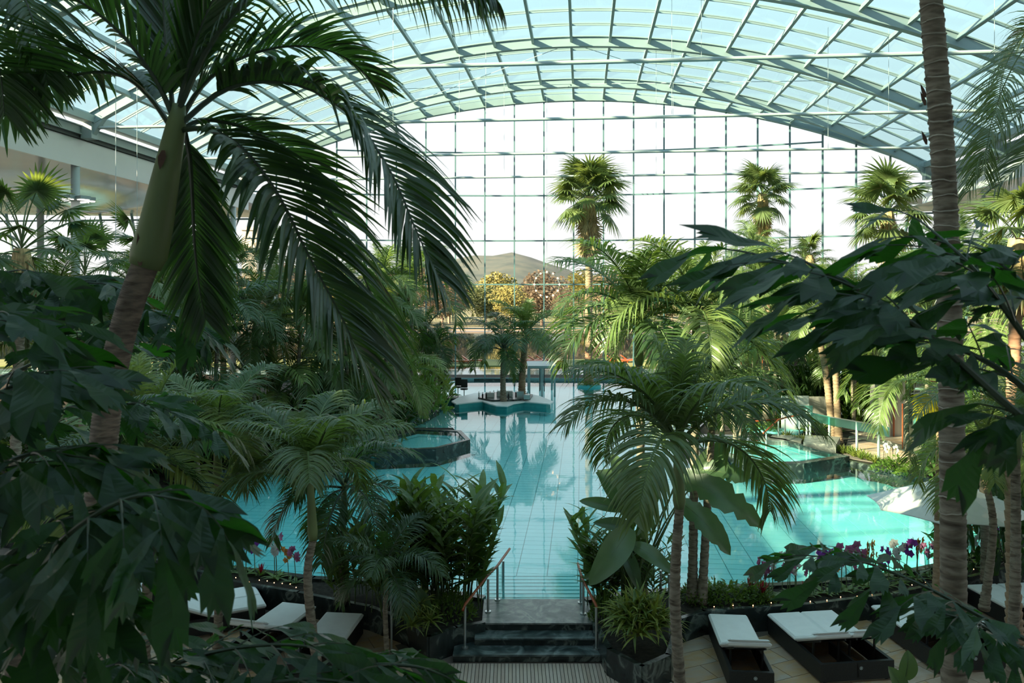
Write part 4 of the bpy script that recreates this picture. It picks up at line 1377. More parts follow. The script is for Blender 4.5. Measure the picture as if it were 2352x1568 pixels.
def fan_palm(label, base, crown, size, nf=26, r=0.22, skirt=2.2, seed=1, bark='bark_warm', set_=None, dead=10, group=None, name='fan_palm', el=(0, 5)):
    rng = random.Random(seed)
    base, crown = V(base), V(crown)
    t = thing(name, label, 'palm', base, group)
    b = MB(); trunk_mesh(b, [base, base.lerp(crown, 0.5) + V((rng.uniform(-.1, .1), 0, 0)), crown], r, r * 0.8, 0.16, 12, 1.25, rng, 0.09)
    b.build('trunk', M[bark], t, smooth=True)
    ms = set_ or FAN
    az = rng.uniform(0, 6)
    for i in range(nf):
        q = i / (nf - 1)
        k = min(5, max(0, int(lerp(el[0], el[1] + 0.99, q) + rng.uniform(-.4, .4))))
        az += 2.4 + rng.uniform(-.3, .3)
        inst('fan_leaf', ms[k], t, TRS(crown - base + V((0, 0, 0.25 - 0.5 * q)), (rng.uniform(-.15, .15), rng.uniform(-.15, .15), az), size * rng.uniform(0.85, 1.08)))
    for i in range(dead):
        az += 2.4
        inst('dry_leaf', FAN_DEAD[i % 2], t, TRS(crown - base + V((0, 0, -0.3 - 0.5 * (i / max(1, dead)) * skirt)), (rng.uniform(-.1, .1), 0, az), size * rng.uniform(0.7, 1.0)))
    if skirt:
        b = MB()
        for i in range(150):
            a = rng.uniform(0, 6.28); z = rng.uniform(-0.2, -0.75) * skirt
            rr = r * (1.05 + 0.9 * (1 - abs(z) / skirt))
            p = crown + V((rr * cos(a), rr * sin(a), z))
            leaf_strip(b, p, V((0.25 * cos(a), 0.25 * sin(a), -1)).normalized(), V((-sin(a), cos(a), 0)), DOWN, rng.uniform(0.4, 0.9), 0.09, 2, 0.3)
        b.tube([crown + V((0, 0, 0.1)), crown - V((0, 0, skirt * 0.5)), crown - V((0, 0, skirt))], [r * 1.3, r * 1.9, r * 1.0], 10)
        b.build('thatch_skirt', M['thatch'], t)
    return t

# ---- fishtail palms: jagged wedge leaflets
def fish_leaf(seed):
    rng = random.Random(seed)
    b = MB()
    # outline from base to ragged outer edge; leaf lies along +x, width along y
    n = 9
    up_, lo_ = [], []
    for i in range(n + 1):
        q = i / n
        wu = 0.03 + 0.36 * q ** 1.05
        wl_ = 0.02 + 0.19 * q ** 1.2
        up_.append((q * 0.82, wu)); lo_.append((q * 0.72, -wl_))
    edge = []
    m = 9
    for i in range(1, m):
        q = i / m
        x = lerp(up_[-1][0], lo_[-1][0], q) + 0.22 * sin(pi * min(1, (1 - q) * 0.9 + 0.12)) + (rng.uniform(0.05, 0.15) if i % 2 else 0)
        y = lerp(up_[-1][1], lo_[-1][1], q)
        edge.append((x, y))
    tail = (up_[-1][0] + 0.36, up_[-1][1] * 1.0)
    def z(x, y): return -0.16 * x * x + 0.10 * abs(y - 0.05) + 0.02 * sin(9 * x + 5 * y)
    mid = [(q / n * 0.8, 0.05 * q / n) for q in range(n + 1)]
    vs = [V((x, y, z(x, y))) for x, y in up_] + [V((x, y, z(x, y))) for x, y in mid] + [V((x, y, z(x, y))) for x, y in lo_]
    fs = []
    for i in range(n):
        fs.append((n + 1 + i, n + 2 + i, i + 1, i))
        fs.append((2 * (n + 1) + i, 2 * (n + 1) + i + 1, n + 2 + i, n + 1 + i))
    o = len(vs)
    ed = [tail] + edge
    vs += [V((x, y, z(x, y))) for x, y in ed]
    cen = n + 1 + n
    chain = [n] + [o + i for i in range(len(ed))] + [2 * (n + 1) + n]
    for a, c in zip(chain, chain[1:]):
        fs.append((cen, c, a))
    b.add(vs, fs)
    return b.mesh('fishtail_leaflet', M['fishtail'])
FISH = [fish_leaf(400 + i) for i in range(5)]

def basis(d, n):
    x = V(d).normalized()
    z = (V(n) - x * V(n).dot(x))
    z = z.normalized() if z.length > 1e-4 else x.orthogonal().normalized()
    y = z.cross(x)
    return Matrix((x, y, z)).transposed().to_4x4()

def fish_frond(t, pts, npin, plen, leaf, seed, start=0.3, per=4, droop=0.5, flat=None):
    rng = random.Random(seed)
    org = WLOC[t.name]
    c = resample(pts, 30)
    b = MB()
    b.tube(c, [0.013 * (1.3 - i / 30) for i in range(31)], 6)
    leaves = []
    side0 = None
    for i in range(npin):
        s = start + (1 - start) * (i + 0.6) / npin
        f = s * 30; j = min(int(f), 29)
        p = c[j].lerp(c[j + 1], f - j)
        T = (c[min(j + 2, 30)] - c[max(j - 2, 0)]).normalized()
        Sd = T.cross(V((0, 0, 1)))
        Sd = Sd.normalized() if Sd.length > 0.2 else V((1, 0, 0))
        Up = Sd.cross(T)
        for sg in ((-1, 1) if i < npin - 1 else (0,)):
            d = (Sd * sg * 0.9 + T * (0.55 + 0.5 * s) + Up * rng.uniform(-0.25, 0.35)).normalized() if sg else T
            L = plen * (1 - 0.45 * max(0, s - 0.4)) * rng.uniform(0.8, 1.1)
            q = p.copy(); dd = d.copy(); ppts = [q.copy()]
            for m in range(5):
                q = q + dd * L / 5
                dd = (dd + DOWN * droop * 0.22).normalized()
                ppts.append(q.copy())
            b.tube(ppts, [0.005, 0.0045, 0.004, 0.0035, 0.003, 0.002], 4)
            for m in range(per + 1):
                if rng.random() < 0.12: continue
                f2 = (m + 1) / (per + 1) * 5
                jj = min(int(f2), 4)
                lp = ppts[jj].lerp(ppts[jj + 1], f2 - jj) if f2 < 5 else ppts[5]
                td = (ppts[jj + 1] - ppts[jj]).normalized()
                ls = td.cross(V((0, 0, 1)))
                ls = ls.normalized() if ls.length > 0.1 else V((1, 0, 0))
                k = 1 if m % 2 else -1
                last = m == per
                ld = (td * (1.0 if last else 0.55) + ls * k * (0.1 if last else 0.8) + DOWN * rng.uniform(0.0, 0.6)).normalized()
                nn = V((rng.uniform(-.6, .6), rng.uniform(-1.0, 0.25), 0.75))
                leaves.append((lp, ld, nn, leaf * rng.uniform(0.75, 1.2) * (1.15 if last else 1), k))
    fo = b.build('frond', M['rachis_dark'], t)
    for (lp, ld, nn, sc, k) in leaves:
        Mx = Matrix.Translation(lp - org) @ basis(ld, nn) @ Matrix.Diagonal((sc * 1.05, sc * k * rng.uniform(0.7, 1.0), sc, 1))
        inst('leaflet', FISH[rng.randrange(5)], fo, Mx)

# ---- paddle leaves (banana like)
def paddle_leaf(t, name, base, tip, wid, arch=0.12, face=None, m='paddle', torn=0, seed=1, stem_from=None):
    rng = random.Random(seed)
    base, tip = V(base), V(tip)
    d = tip - base; L = d.length
    n = V(face) if face else V((0, -0.75, 0.65))
    n = (n - d * (n.dot(d) / d.length_squared)).normalized()
    s = d.normalized().cross(n)
    N = 14
    vs, fs = [], []
    for i in range(N + 1):
        q = i / N
        p = base + d * q + n * (arch * L * 4 * q * (1 - q))
        w = wid / 2 * (sin(pi * min(1, 0.06 + q * 0.94)) ** 0.6) * (1.1 - 0.25 * q) if q < 1 else 0.002
        cut = [1, 1]
        if torn:
            cut = [1 - torn * rng.random() * (i % 2), 1 - torn * rng.random() * ((i + 1) % 2)]
        vs += [p + s * w * cut[0] + n * w * 0.28, p + s * w * 0.5 * cut[0] + n * w * 0.10, p, p - s * w * 0.5 * cut[1] + n * w * 0.10, p - s * w * cut[1] + n * w * 0.28]
    for i in range(N):
        for j in range(4):
            a = i * 5 + j
            fs.append((a, a + 1, a + 6, a + 5))
    b = MB(); b.add(vs, fs)
    o = b.build(name, M[m], t, smooth=True)
    pts = [base + d * (i / 8) + n * (arch * L * 4 * (i / 8) * (1 - i / 8) - 0.004) for i in range(9)]
    mb = MB().tube(pts, [0.011 * (1.1 - i / 8) for i in range(9)], 5)
    if stem_from is not None:
        sf = V(stem_from)
        mid = sf.lerp(base, 0.6) + V((0, 0, 0.12))
        mb.tube([sf, mid, base], [0.028, 0.018, 0.012], 6)
    mb.build('midrib', M['rachis'], o)
    return o

# ---- leafy stems, rosettes, bushes
def stem_mesh(nm, H, nl, ll, lw, m, seed, lean=0.25, droop=0.7, segs=4):
    rng = random.Random(seed); b = MB()
    b.mi = 1
    pts = [V((lean * H * (i / 6) ** 1.8, 0, H * i / 6 * (1 - 0.05 * i / 6))) for i in range(7)]
    b.tube(pts, [0.012 - 0.0012 * i for i in range(7)], 5)
    b.mi = 0
    for i in range(nl):
        q = 0.25 + 0.75 * i / (nl - 1)
        j = min(int(q * 6), 5); p = pts[j].lerp(pts[j + 1], q * 6 - j)
        a = (i % 2) * pi + rng.uniform(-.5, .5) + pi / 2
        up = 0.55 + 0.6 * q
        d = V((cos(a), sin(a), up)).normalized()
        sd = d.cross(V((0, 0, 1))).normalized()
        leaf_strip(b, p, d, sd, DOWN, ll * rng.uniform(0.8, 1.15), lw, segs, droop * rng.uniform(.7, 1.3), 0.12, 0.7)
    return b.mesh(nm, [M[m], M['rachis']])
STEM = [stem_mesh('leafy_stem', 1.6, 13, 0.5, 0.12, 'ginger', 500 + i) for i in range(4)]
def clump(label, name, base, n, sc, spread, seed, meshes=None, cat='plant', part='leafy_stem', group=None):
    rng = random.Random(seed); base = V(base)
    t = thing(name, label, cat, base, group)
    ms = meshes or STEM
    for i in range(n):
        a = rng.uniform(0, 6.28); r = spread * sqrt(rng.random())
        inst(part, ms[i % len(ms)], t, TRS((r * cos(a), r * sin(a), 0), (rng.uniform(-.12, .12), rng.uniform(-.12, .12), a + rng.uniform(-.6, .6)), sc * rng.uniform(0.75, 1.15)))
    return t
def rosette_mesh(nm, n, L, w, m, seed, el=(75, 15), droop=1.4, segs=5, fold=0.15):
    rng = random.Random(seed); b = MB()
    for i in range(n):
        q = i / max(1, n - 1); a = i * 2.4 + rng.uniform(-.2, .2)
        e = radians(lerp(el[0], el[1], q) + rng.uniform(-8, 8))
        d = V((cos(a) * cos(e), sin(a) * cos(e), sin(e)))
        leaf_strip(b, V((0, 0, 0.02)), d, V((-sin(a), cos(a), 0)), DOWN, L * rng.uniform(0.75, 1.1), w, segs, droop * rng.uniform(.7, 1.2), fold)
    return b.mesh(nm, M[m])
def bush_mesh(nm, R, H, n, ll, lw, m, seed):
    rng = random.Random(seed); b = MB()
    for i in range(n):
        a = rng.uniform(0, 6.28); u = rng.random()
        rr = R * sqrt(rng.random()); z = H * (1 - (rr / R) ** 2) * rng.uniform(0.35, 1.0)
        p = V((rr * cos(a), rr * sin(a), z))
        d = V((cos(a) * rng.uniform(.1, 1), sin(a) * rng.uniform(.1, 1), rng.uniform(-.1, .9))).normalized()
        sd = d.cross(V((rng.uniform(-.3, .3), rng.uniform(-.3, .3), 1))).normalized()
        leaf_strip(b, p, d, sd, DOWN, ll * rng.uniform(.7, 1.2), lw, 3, rng.uniform(.3, 1.0), 0.12, 0.6)
    return b.mesh(nm, M[m])
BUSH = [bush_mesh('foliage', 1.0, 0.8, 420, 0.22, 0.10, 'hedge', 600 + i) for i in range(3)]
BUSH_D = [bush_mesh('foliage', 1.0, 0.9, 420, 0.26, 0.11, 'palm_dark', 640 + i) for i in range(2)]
def bush(label, name, base, sx, sy, sz, k=0, rz=0, group=None, meshes=None, cat='shrub'):
    t = thing(name, label, cat, base, group)
    ms = meshes or BUSH
    inst('foliage', ms[k % len(ms)], t, TRS((0, 0, 0), (0, 0, rz), (sx, sy, sz)))
    b = MB()
    for i in range(5):
        a = i * 1.26
        b.tube([V(base), V(base) + V((0.4 * sx * cos(a), 0.4 * sy * sin(a), 0.55 * sz))], [0.012, 0.005], 4)
    b.build('stems', M['rachis_dark'], t)
    return t
# ================================================================== PLANTING
# ---- the big palm close to the viewpoint (left)
T0 = 5.0
base = P(195, 1568, T0); base = V((base.x - 0.25, T0 + 0.1, 0))
F1 = thing('feather_palm', 'big dark feather palm leaning across the left half, its crown near the lens', 'palm', base)
tp = [base, P(205, 1500, T0), P(235, 1050, T0), P(262, 850, T0), P(300, 700, T0), P(335, 605, T0)]
b = MB(); trunk_mesh(b, tp, 0.085, 0.078, 0.045, 22, 1.15, random.Random(3), 0.035)
b.build('trunk', M['bark_dark'], F1, smooth=True)
b = MB()
b.tube([P(333, 612, T0), P(342, 585, T0), P(358, 520, T0), P(378, 420, T0), P(392, 350, T0), P(404, 290, T0), P(412, 240, T0)], [0.095, 0.112, 0.102, 0.085, 0.072, 0.06, 0.04], 22)
b.build('crownshaft', M['shaft'], F1, smooth=True)
M['husk'] = plain('torn_leaf_husk', (0.13, 0.07, 0.05), 0.9, 0, 0.4, 10)
b = MB(); leaf_strip(b, P(322, 610, T0 - 0.1), V((-0.05, 0, 1)), V((1, 0, 0)), V((-0.2, 0, 0)), 0.2, 0.05, 4, 0.3); leaf_strip(b, P(375, 345, T0 - 0.1), V((-0.2, 0, -1)).normalized(), V((1, 0, 0)), DOWN, 0.12, 0.06, 3, 0.3)
b.build('husk', M['husk'], F1)
def fr(thing_, pxs, nl, ll, lw, seed, mats, droop=0.7, segs=6, **kw):
    pts = [P(x, y, t) for x, y, t in pxs]
    b = MB()
    frond(b, pts, nl, ll, lw, droop, segs, random.Random(seed), **kw)
    return b.build('frond', mats, thing_)
LM = [M['palm_dark'], M['rachis_dark']]
FR = [  # rib points (picture x, y, distance), leaflets, length, width
    ([(410, 300, 5), (480, 298, 4.9), (560, 345, 4.75), (640, 450, 4.6), (710, 590, 4.5), (790, 740, 4.4), (850, 880, 4.4)], 66, 0.74, 0.056, 0.8, {}),
    ([(410, 290, 5), (500, 215, 5), (590, 188, 4.95), (700, 200, 4.9), (810, 270, 4.8), (900, 400, 4.65), (960, 540, 4.55), (1010, 640, 4.5)], 74, 0.74, 0.056, 0.9, {}),
    ([(408, 285, 5), (470, 190, 5.1), (560, 130, 5.2), (680, 105, 5.3), (790, 130, 5.4), (870, 200, 5.5)], 56, 0.56, 0.046, 0.7, {}),
    ([(424, 300, 5.25), (436, 360, 5.3), (442, 450, 5.3), (447, 560, 5.3), (458, 660, 5.3), (472, 730, 5.3)], 46, 0.50, 0.046, 0.35, dict(hint=(1, 0, 0), fwd=1.2, vee=0.1, start=0.1)),
    ([(388, 285, 5), (345, 225, 5), (290, 178, 5.05), (220, 165, 5.1), (130, 185, 5.2), (40, 240, 5.3), (-60, 330, 5.4)], 58, 0.66, 0.05, 0.6, {}),
    ([(398, 280, 5), (390, 180, 5.0), (378, 60, 5.1), (372, -80, 5.2)], 36, 0.5, 0.05, 0.1, dict(hint=(1, 0.3, 0), fwd=1.5, vee=0.0, start=0.22)),
    ([(405, 270, 5), (430, 160, 4.95), (470, 40, 4.9), (540, -100, 4.85)], 36, 0.55, 0.052, 0.15, dict(fwd=1.4, vee=0.0, start=0.2)),
    ([(405, 265, 5), (490, 90, 4.8), (630, -60, 4.6), (800, -110, 4.4), (950, -80, 4.3), (1060, -40, 4.25), (1130, -10, 4.2)], 66, 0.46, 0.03, 2.2, dict(fwd=0.6, vee=-0.2)),
    ([(400, 275, 5), (350, 170, 4.9), (260, 60, 4.8), (140, -20, 4.7), (0, -60, 4.7)], 48, 0.55, 0.046, 0.6, {}),
    ([(412, 300, 5), (480, 275, 5.2), (600, 310, 5.4), (710, 410, 5.6), (800, 560, 5.7), (870, 720, 5.8), (910, 860, 5.8)], 62, 0.7, 0.054, 0.8, {}),
]
for i, (pp, nl, ll, lw, dr, kw) in enumerate(FR):
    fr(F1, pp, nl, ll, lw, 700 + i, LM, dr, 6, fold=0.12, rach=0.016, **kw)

# ---- palm whose crown hangs in at the top left corner
b0 = V((P(-260, 0, 5.6).x, 5.6, 0))
t = thing('feather_palm', 'palm with only its drooping frond tips showing in the top left corner', 'palm', b0)
b = MB(); trunk_mesh(b, [b0, P(-240, 600, 5.6), P(-180, -160, 5.6)], 0.1, 0.08, 0.06, 12); b.build('trunk', M['bark_dark'], t, smooth=True)
for i, pp in enumerate(([(-180, -160, 5.6), (-80, -190, 5.4), (20, -80, 5.2), (80, 60, 5.1), (110, 190, 5.1)], [(-180, -160, 5.6), (-100, -100, 5.3), (-30, 20, 5.1), (0, 160, 5.0), (10, 260, 5.0)], [(-180, -160, 5.6), (-80, -150, 5.8), (0, -60, 5.9), (60, 80, 6.0), (60, 200, 6.0)])):
    fr(t, pp, 46, 0.55, 0.045, 740 + i, LM, 0.8, 5, fold=0.12)

# ---- bare ringed trunk crossing the right side
base = P(2195, 1568, 5.4); base = V((base.x + 0.05, 5.45, 0))
tp = [base, P(2192, 1568, 5.4), P(2188, 1100, 5.4), P(2180, 700, 5.4), P(2165, 350, 5.4), P(2140, 20, 5.4), P(2120, -260, 5.4)]
F2 = thing('palm_trunk', 'thick ringed palm trunk crossing the whole right side, crown out of sight', 'palm', base)
b = MB(); trunk_mesh(b, tp, 0.086, 0.068, 0.085, 22, 1.05, random.Random(5), 0.03)
b.build('trunk', M['bark'], F2, smooth=True)
rng = random.Random(8)
cs = resample(tp, 120)
for i in range(36, 118, 2):          # pale leaf scars that ring the trunk
    p = cs[i]; r = lerp(0.089, 0.0715, i / 120)
    pts = [p + V((r * cos(a), r * sin(a), 0.008 * sin(a * 2 + i) + rng.uniform(-.004, .004))) for a in [2 * pi * j / 14 + i for j in range(15)]]
    MB().tube(pts, rng.uniform(.004, .008), 4, False).build('leaf_scar', M['scar'], F2)
for (x, y, s) in ((2125, 212, -1), (2180, 295, 1), (2125, 230, -1), (2185, 420, 1), (2128, 320, -1)):
    b = MB(); leaf_strip(b, P(x, y + 12, 5.36), V((0.25 * s, 0, 1)).normalized(), V((1, 0, 0)), V((s, 0, 0)), 0.10, 0.035, 3, 0.3)
    b.build('husk', M['husk'], F2)
for i, az in enumerate((0.4, 1.7, 3.0, 4.2, 5.3)):
    inst('frond', FS['bold'][1 + i % 3], F2, TRS(tp[-1] - base, (0, 0, az), 1.9))

# ---- fishtail palms
fl = thing('fishtail_palm', 'dark fishtail palm with jagged leaves filling the lower left corner', 'palm', V((-2.4, 3.6, 0)))
b = MB(); b.tube([V((-2.4, 3.6, 0)), V((-2.3, 3.5, 3)), V((-2.1, 3.4, 5.2))], [0.06, 0.05, 0.04], 8); b.build('stem', M['bark_dark'], fl)
fb_ = thing('fishtail_palm', 'fishtail palm reaching in at the left edge behind the leaning trunk', 'palm', V((-4.4, 5.9, 0)))
b = MB(); b.tube([V((-4.4, 5.9, 0)), V((-4.3, 5.9, 3)), V((-4.15, 5.9, 6.0))], [0.06, 0.05, 0.04], 8); b.build('stem', M['bark_dark'], fb_)
fc_ = thing('fishtail_palm', 'low fishtail palm whose leaf tops line the bottom edge left of the steps', 'palm', V((-1.2, 4.2, 0)))
b = MB(); b.tube([V((-1.2, 4.2, 0)), V((-1.2, 4.1, 3)), V((-1.1, 4.0, 4.4))], [0.05, 0.045, 0.035], 8); b.build('stem', M['bark_dark'], fc_)
frt = thing('fishtail_palm', 'big dark fishtail frond spreading across the right in front of the trunk', 'palm', V((2.9, 3.1, 0)))
b = MB(); b.tube([V((2.9, 3.1, 0)), V((2.8, 3.1, 3)), V((2.35, 3.05, 5.6))], [0.06, 0.05, 0.04], 8); b.build('stem', M['bark_dark'], frt)
frl = thing('fishtail_palm', 'fishtail palm frond arching over the right sun loungers', 'palm', V((3.6, 4.6, 0)))
b = MB(); b.tube([V((3.6, 4.6, 0)), V((3.5, 4.6, 2.5)), V((3.15, 4.55, 4.4))], [0.06, 0.05, 0.04], 8); b.build('stem', M['bark_dark'], frl)
def ff(t, pxs, npin, plen, leaf, seed, **kw):
    fish_frond(t, [P(x, y, d) for x, y, d in pxs], npin, plen, leaf, seed, **kw)
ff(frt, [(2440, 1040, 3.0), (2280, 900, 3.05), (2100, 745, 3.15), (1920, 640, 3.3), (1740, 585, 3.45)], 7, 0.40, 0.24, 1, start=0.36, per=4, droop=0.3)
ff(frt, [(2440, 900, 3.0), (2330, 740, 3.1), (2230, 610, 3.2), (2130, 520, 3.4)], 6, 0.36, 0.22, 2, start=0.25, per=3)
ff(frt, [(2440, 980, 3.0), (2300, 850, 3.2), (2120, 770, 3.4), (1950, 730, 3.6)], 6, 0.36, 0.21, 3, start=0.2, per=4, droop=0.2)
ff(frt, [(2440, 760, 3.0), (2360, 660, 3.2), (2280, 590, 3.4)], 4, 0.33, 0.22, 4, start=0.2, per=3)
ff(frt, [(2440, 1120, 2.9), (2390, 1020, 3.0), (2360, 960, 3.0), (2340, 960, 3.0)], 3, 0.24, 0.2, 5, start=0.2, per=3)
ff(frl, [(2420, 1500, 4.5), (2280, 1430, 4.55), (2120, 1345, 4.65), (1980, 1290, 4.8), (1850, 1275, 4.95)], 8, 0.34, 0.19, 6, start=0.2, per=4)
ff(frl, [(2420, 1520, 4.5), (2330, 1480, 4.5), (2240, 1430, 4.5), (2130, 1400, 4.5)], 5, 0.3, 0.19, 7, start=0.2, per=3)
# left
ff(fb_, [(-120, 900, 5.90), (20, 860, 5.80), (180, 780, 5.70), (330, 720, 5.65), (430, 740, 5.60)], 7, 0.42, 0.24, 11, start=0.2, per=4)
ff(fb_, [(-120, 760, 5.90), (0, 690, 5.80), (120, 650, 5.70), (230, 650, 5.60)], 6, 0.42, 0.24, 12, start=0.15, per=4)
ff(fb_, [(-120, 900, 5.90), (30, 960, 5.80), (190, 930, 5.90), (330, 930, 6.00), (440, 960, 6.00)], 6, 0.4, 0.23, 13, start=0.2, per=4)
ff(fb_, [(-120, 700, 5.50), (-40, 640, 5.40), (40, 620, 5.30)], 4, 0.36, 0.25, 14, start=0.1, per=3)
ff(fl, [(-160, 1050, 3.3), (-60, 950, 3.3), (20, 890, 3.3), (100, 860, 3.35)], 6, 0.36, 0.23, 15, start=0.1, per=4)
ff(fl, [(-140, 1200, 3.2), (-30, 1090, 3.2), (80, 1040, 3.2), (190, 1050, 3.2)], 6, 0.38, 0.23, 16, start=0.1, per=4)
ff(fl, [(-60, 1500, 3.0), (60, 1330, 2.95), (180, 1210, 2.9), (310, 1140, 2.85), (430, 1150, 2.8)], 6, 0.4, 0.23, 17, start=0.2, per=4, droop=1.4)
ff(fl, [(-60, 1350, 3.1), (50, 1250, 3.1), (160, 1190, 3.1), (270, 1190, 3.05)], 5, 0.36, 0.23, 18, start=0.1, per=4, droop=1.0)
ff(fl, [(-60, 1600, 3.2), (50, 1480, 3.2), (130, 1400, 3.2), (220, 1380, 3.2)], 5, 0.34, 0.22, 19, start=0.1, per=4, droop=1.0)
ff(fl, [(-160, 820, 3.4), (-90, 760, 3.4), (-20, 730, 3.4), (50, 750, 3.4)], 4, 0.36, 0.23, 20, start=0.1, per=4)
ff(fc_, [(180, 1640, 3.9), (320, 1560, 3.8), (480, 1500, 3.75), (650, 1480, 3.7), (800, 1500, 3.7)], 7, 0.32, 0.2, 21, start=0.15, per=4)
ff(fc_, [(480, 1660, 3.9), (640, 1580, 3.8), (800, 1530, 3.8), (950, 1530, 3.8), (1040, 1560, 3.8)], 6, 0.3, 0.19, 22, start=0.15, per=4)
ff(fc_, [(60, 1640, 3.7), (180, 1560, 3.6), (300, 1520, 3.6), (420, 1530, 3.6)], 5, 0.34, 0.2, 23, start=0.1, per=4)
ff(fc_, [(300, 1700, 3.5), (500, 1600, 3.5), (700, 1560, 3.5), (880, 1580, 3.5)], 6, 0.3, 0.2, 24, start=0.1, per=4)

# ---- feather palms of the middle ground
palm_px('slim feather palm with arching fronds in front of the pool right of the steps', 1556, 1010, 11.0, 2.15, zb=0.0, bx=1578, kind='bold', nf=13, r=0.085, shaft=0.95, seed=31, ages=(0, 2.9), fs=(0.9, 1.12))
palm_px('slim feather palm with a green crownshaft in front of the pool left of the steps', 712, 1095, 13.2, 2.0, zb=0.0, bx=735, kind='bold', nf=12, r=0.082, shaft=1.05, seed=32, ages=(0, 2.9))
palm_px('tall feather palm rising behind the paddle leaves right of the steps', 1466, 735, 16.0, 2.5, kind='arch', nf=15, r=0.095, shaft=0.9, seed=33, bx=1475, ages=(0, 4))
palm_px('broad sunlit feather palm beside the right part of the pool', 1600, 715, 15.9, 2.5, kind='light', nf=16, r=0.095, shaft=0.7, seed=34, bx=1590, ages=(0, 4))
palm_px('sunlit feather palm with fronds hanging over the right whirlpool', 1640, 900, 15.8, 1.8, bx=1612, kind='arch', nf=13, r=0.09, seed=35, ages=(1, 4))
palm_px('small feather palm at the left corner of the steps', 886, 1300, 14.0, 1.25, zb=0.0, bx=890, kind='dark', nf=11, r=0.05, shaft=0.4, seed=36, ages=(1, 4))
palm_px('feather palm with pale shaft beside the leaning trunk at the bottom left', 262, 1065, 12.0, 1.7, zb=0.0, bx=256, kind='dark', nf=10, r=0.075, shaft=0.8, seed=37, ages=(1, 4))
palm_px('palm with long bent fronds hanging over the left pool edge', 500, 1000, 14.5, 1.9, zb=0.0, kind='arch', nf=13, r=0.08, seed=38, ages=(1, 4))
palm_px('dark palm crowded behind the slim left palm', 790, 1110, 15.8, 1.8, kind='dark', nf=13, r=0.08, seed=39, ages=(1, 5))
palm_px('palm with fresh upright fronds in the middle of the left thicket', 640, 900, 31, 3.0, kind='light', nf=12, r=0.085, seed=40, ages=(0, 4))
palm_px('palm with a short pale trunk under the left thicket', 455, 935, 27, 2.6, kind='dark', nf=10, r=0.08, seed=41, ages=(1, 4))
palm_px('tall palm with upright spear fronds left of the pool bar', 945, 665, 41, 3.9, kind='arch', nf=15, r=0.11, seed=42, ages=(0, 4))
palm_px('slender palm before the far glass beside the white column', 597, 600, 44, 2.6, kind='arch', nf=11, r=0.11, shaft=1.0, seed=43, ages=(1, 4))
palm_px('palm with a hairy trunk on the left of the pool bar island', 1156, 800, 44.6, 3.0, zb=0.62, kind='dark', nf=13, r=0.17, shaft=0.6, seed=44, ages=(1, 4))
palm_px('palm with a bright upright spear on the right of the pool bar island', 1208, 768, 46.2, 3.1, zb=0.62, bx=1198, kind='arch', nf=12, r=0.22, shaft=0.5, seed=45, ages=(0, 4), bark='bark_warm')
palm_px('palm with a leaning warm lit trunk behind the teal screen', 1868, 700, 33.4, 2.6, bx=1914, kind='light', nf=14, r=0.15, seed=46, ages=(0, 4), bark='bark_warm')
palm_px('palm with an upright orange trunk behind the teal screen', 1914, 690, 33.0, 2.5, bx=1927, kind='light', nf=13, r=0.14, seed=47, ages=(0, 4), bark='bark_warm')
palm_px('palm with a tall straight grey trunk beside the white board', 1752, 640, 37.5, 2.6, bx=1760, kind='light', nf=14, r=0.15, seed=48, ages=(0, 4))
palm_px('palm with a lit drooping crown over the stone pier', 2088, 845, 28, 2.9, kind='light', nf=14, r=0.09, seed=49, ages=(1, 5))
palm_px('palm with thin trunk along the right picture edge', 2335, 960, 12.0, 2.0, zb=0.0, bx=2318, kind='fine', nf=12, r=0.085, shaft=0.6, seed=50, ages=(1, 5))
palm_px('sunlit palm behind the thick ringed trunk', 2265, 720, 17.0, 2.4, kind='light', nf=14, r=0.09, seed=51, ages=(0, 4))
palm_px('palm with yellowish fronds low at the right behind the ringed trunk', 2260, 1010, 15.5, 2.0, kind='light', nf=13, r=0.08, seed=52, ages=(1, 5))
# right edge palm with fine hanging fronds
b0 = V((P(2560, 0, 9).x, 9, 0))
t = thing('feather_palm', 'palm with long fine fronds hanging in from the top right edge', 'palm', b0)
b = MB(); trunk_mesh(b, [b0, P(2550, 600, 9), P(2500, 90, 9)], 0.12, 0.1, 0.1, 12); b.build('trunk', M['bark'], t, smooth=True)
for i, pp in enumerate(([(2500, 90, 9), (2420, 60, 8.8), (2340, 130, 8.6), (2280, 270, 8.5), (2260, 400, 8.5)], [(2500, 95, 9), (2420, 200, 8.7), (2330, 270, 8.6), (2260, 350, 8.6), (2225, 440, 8.6)], [(2500, 90, 9), (2440, 40, 9), (2370, 60, 9.2), (2310, 150, 9.3), (2290, 260, 9.3)], [(2500, 100, 9), (2430, 260, 8.8), (2360, 360, 8.7), (2290, 430, 8.7)])):
    fr(t, pp, 90, 0.62, 0.022, 780 + i, [M['palm'], M['rachis']], 1.3, 5, fwd=0.5, ragged=0.2)
